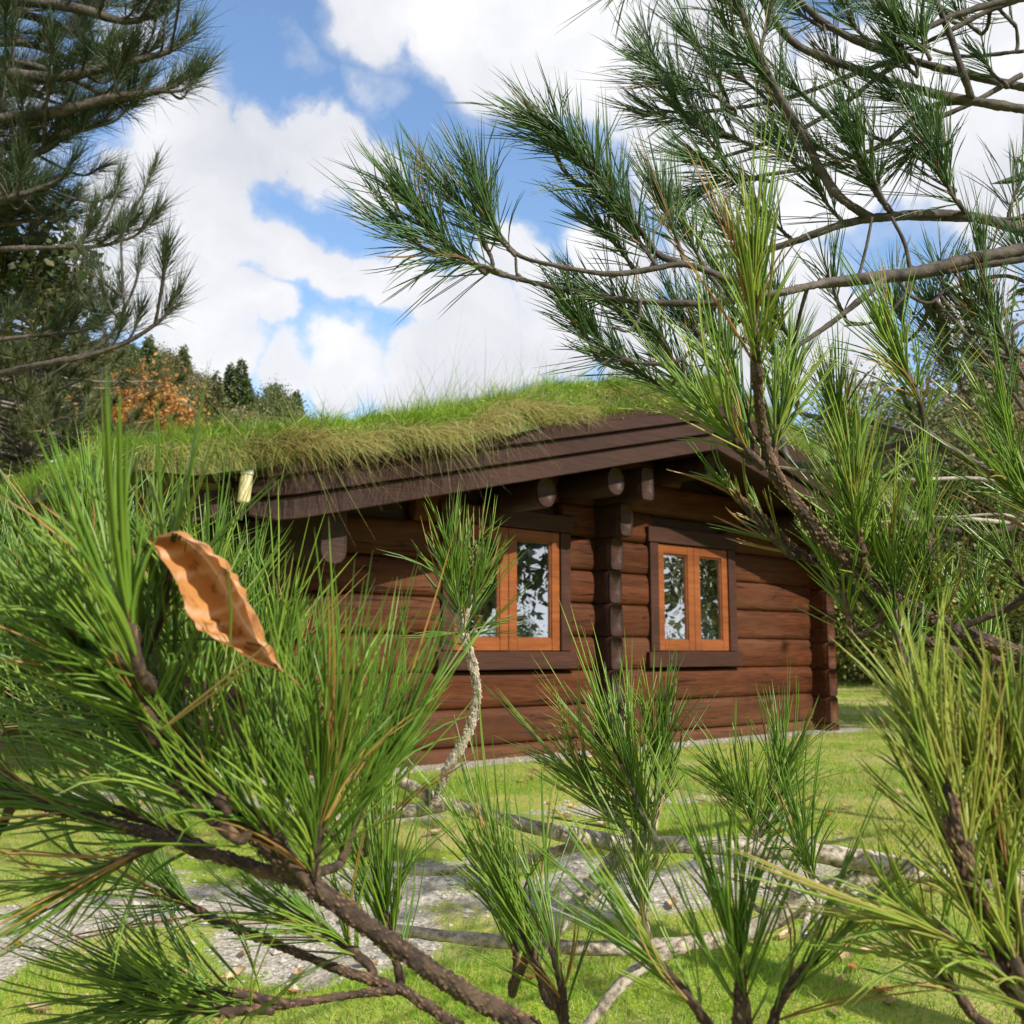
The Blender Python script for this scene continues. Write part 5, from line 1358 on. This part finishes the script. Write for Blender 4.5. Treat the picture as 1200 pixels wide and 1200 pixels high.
for (v_, r, wt) in (((.97, -.16, .05), .16, 1), ((.97, .05, .07), .14, 1), ((.93, -.35, .10), .2, .9)):
    vd = N(nt, 'ShaderNodeVectorMath', operation='DISTANCE'); nt.links.new(WD, vd.inputs[0]); vd.inputs[1].default_value = tuple(nrm(np.array(v_)))
    mr = N(nt, 'ShaderNodeMapRange', interpolation_type='SMOOTHSTEP'); nt.links.new(vd.outputs['Value'], mr.inputs[0])
    mr.inputs[1].default_value = r * .3; mr.inputs[2].default_value = r * 1.2; mr.inputs[3].default_value = wt; mr.inputs[4].default_value = 0
    acc = math_(nt, 'MAXIMUM', acc, mr.outputs[0])
# broken cloud over the rest of the sky
vd = N(nt, 'ShaderNodeVectorMath', operation='DISTANCE'); nt.links.new(D0, vd.inputs[0]); vd.inputs[1].default_value = tuple(cdir(600, 400))
away = N(nt, 'ShaderNodeMapRange'); nt.links.new(vd.outputs['Value'], away.inputs[0]); away.inputs[1].default_value = .55; away.inputs[2].default_value = .75
n2 = noise(nt, 2.6, 7, .58, D0)
rest = math_(nt, 'MULTIPLY', ramp(nt, n2, [(.42, (0, 0, 0)), (.58, (1, 1, 1))]), away.outputs[0])
acc = math_(nt, 'MAXIMUM', acc, rest)
n3 = noise(nt, 13, 9, .60, D0)
dens = math_(nt, 'ADD', acc, math_(nt, 'MULTIPLY_ADD', n3, 1.0)); dens.node.inputs[1].links[0].from_node.inputs[2].default_value = -.49
cov = ramp(nt, dens, [(.10, (0, 0, 0)), (.32, (.30, .30, .30)), (.50, (.93, .93, .93)), (.68, (1, 1, 1))])
n4 = noise(nt, 5.5, 6, .55, WD)
cc = ramp(nt, n4, [(.33, (.66, .68, .74)), (.50, (.80, .81, .85)), (.62, (.92, .92, .94))])
bgc = N(nt, 'ShaderNodeBackground'); nt.links.new(cc, bgc.inputs[0]); bgc.inputs[1].default_value = .73
ms = N(nt, 'ShaderNodeMixShader'); nt.links.new(cov, ms.inputs[0]); nt.links.new(bg.outputs[0], ms.inputs[1]); nt.links.new(bgc.outputs[0], ms.inputs[2])
nt.links.new(ms.outputs[0], out.inputs[0])

sl = bpy.data.lights.new('sun', 'SUN'); sl.energy = 4.8; sl.angle = math.radians(.53); sl.color = (1, .94, .85)
so = bpy.data.objects.new('sun', sl); COL.objects.link(so); so.rotation_euler = Vector(sd).to_track_quat('Z', 'Y').to_euler()

cam = bpy.data.cameras.new('camera'); co = bpy.data.objects.new('camera', cam); COL.objects.link(co)
cam.sensor_width = 36; cam.lens = 36 * F / 1200; cam.clip_start = .02; cam.clip_end = 2000
co.location = tuple(EYE); co.rotation_euler = (math.radians(90) + PITCH, 0, 0)
cam.dof.use_dof = True; cam.dof.focus_distance = 1.0; cam.dof.aperture_fstop = 24
SC.camera = co
vs_ = SC.view_settings; vs_.view_transform = 'Standard'; vs_.look = 'None'; vs_.gamma = 1; vs_.exposure = .6; vs_.use_curve_mapping = False
SC.cycles.max_bounces = 8; SC.cycles.transparent_max_bounces = 12
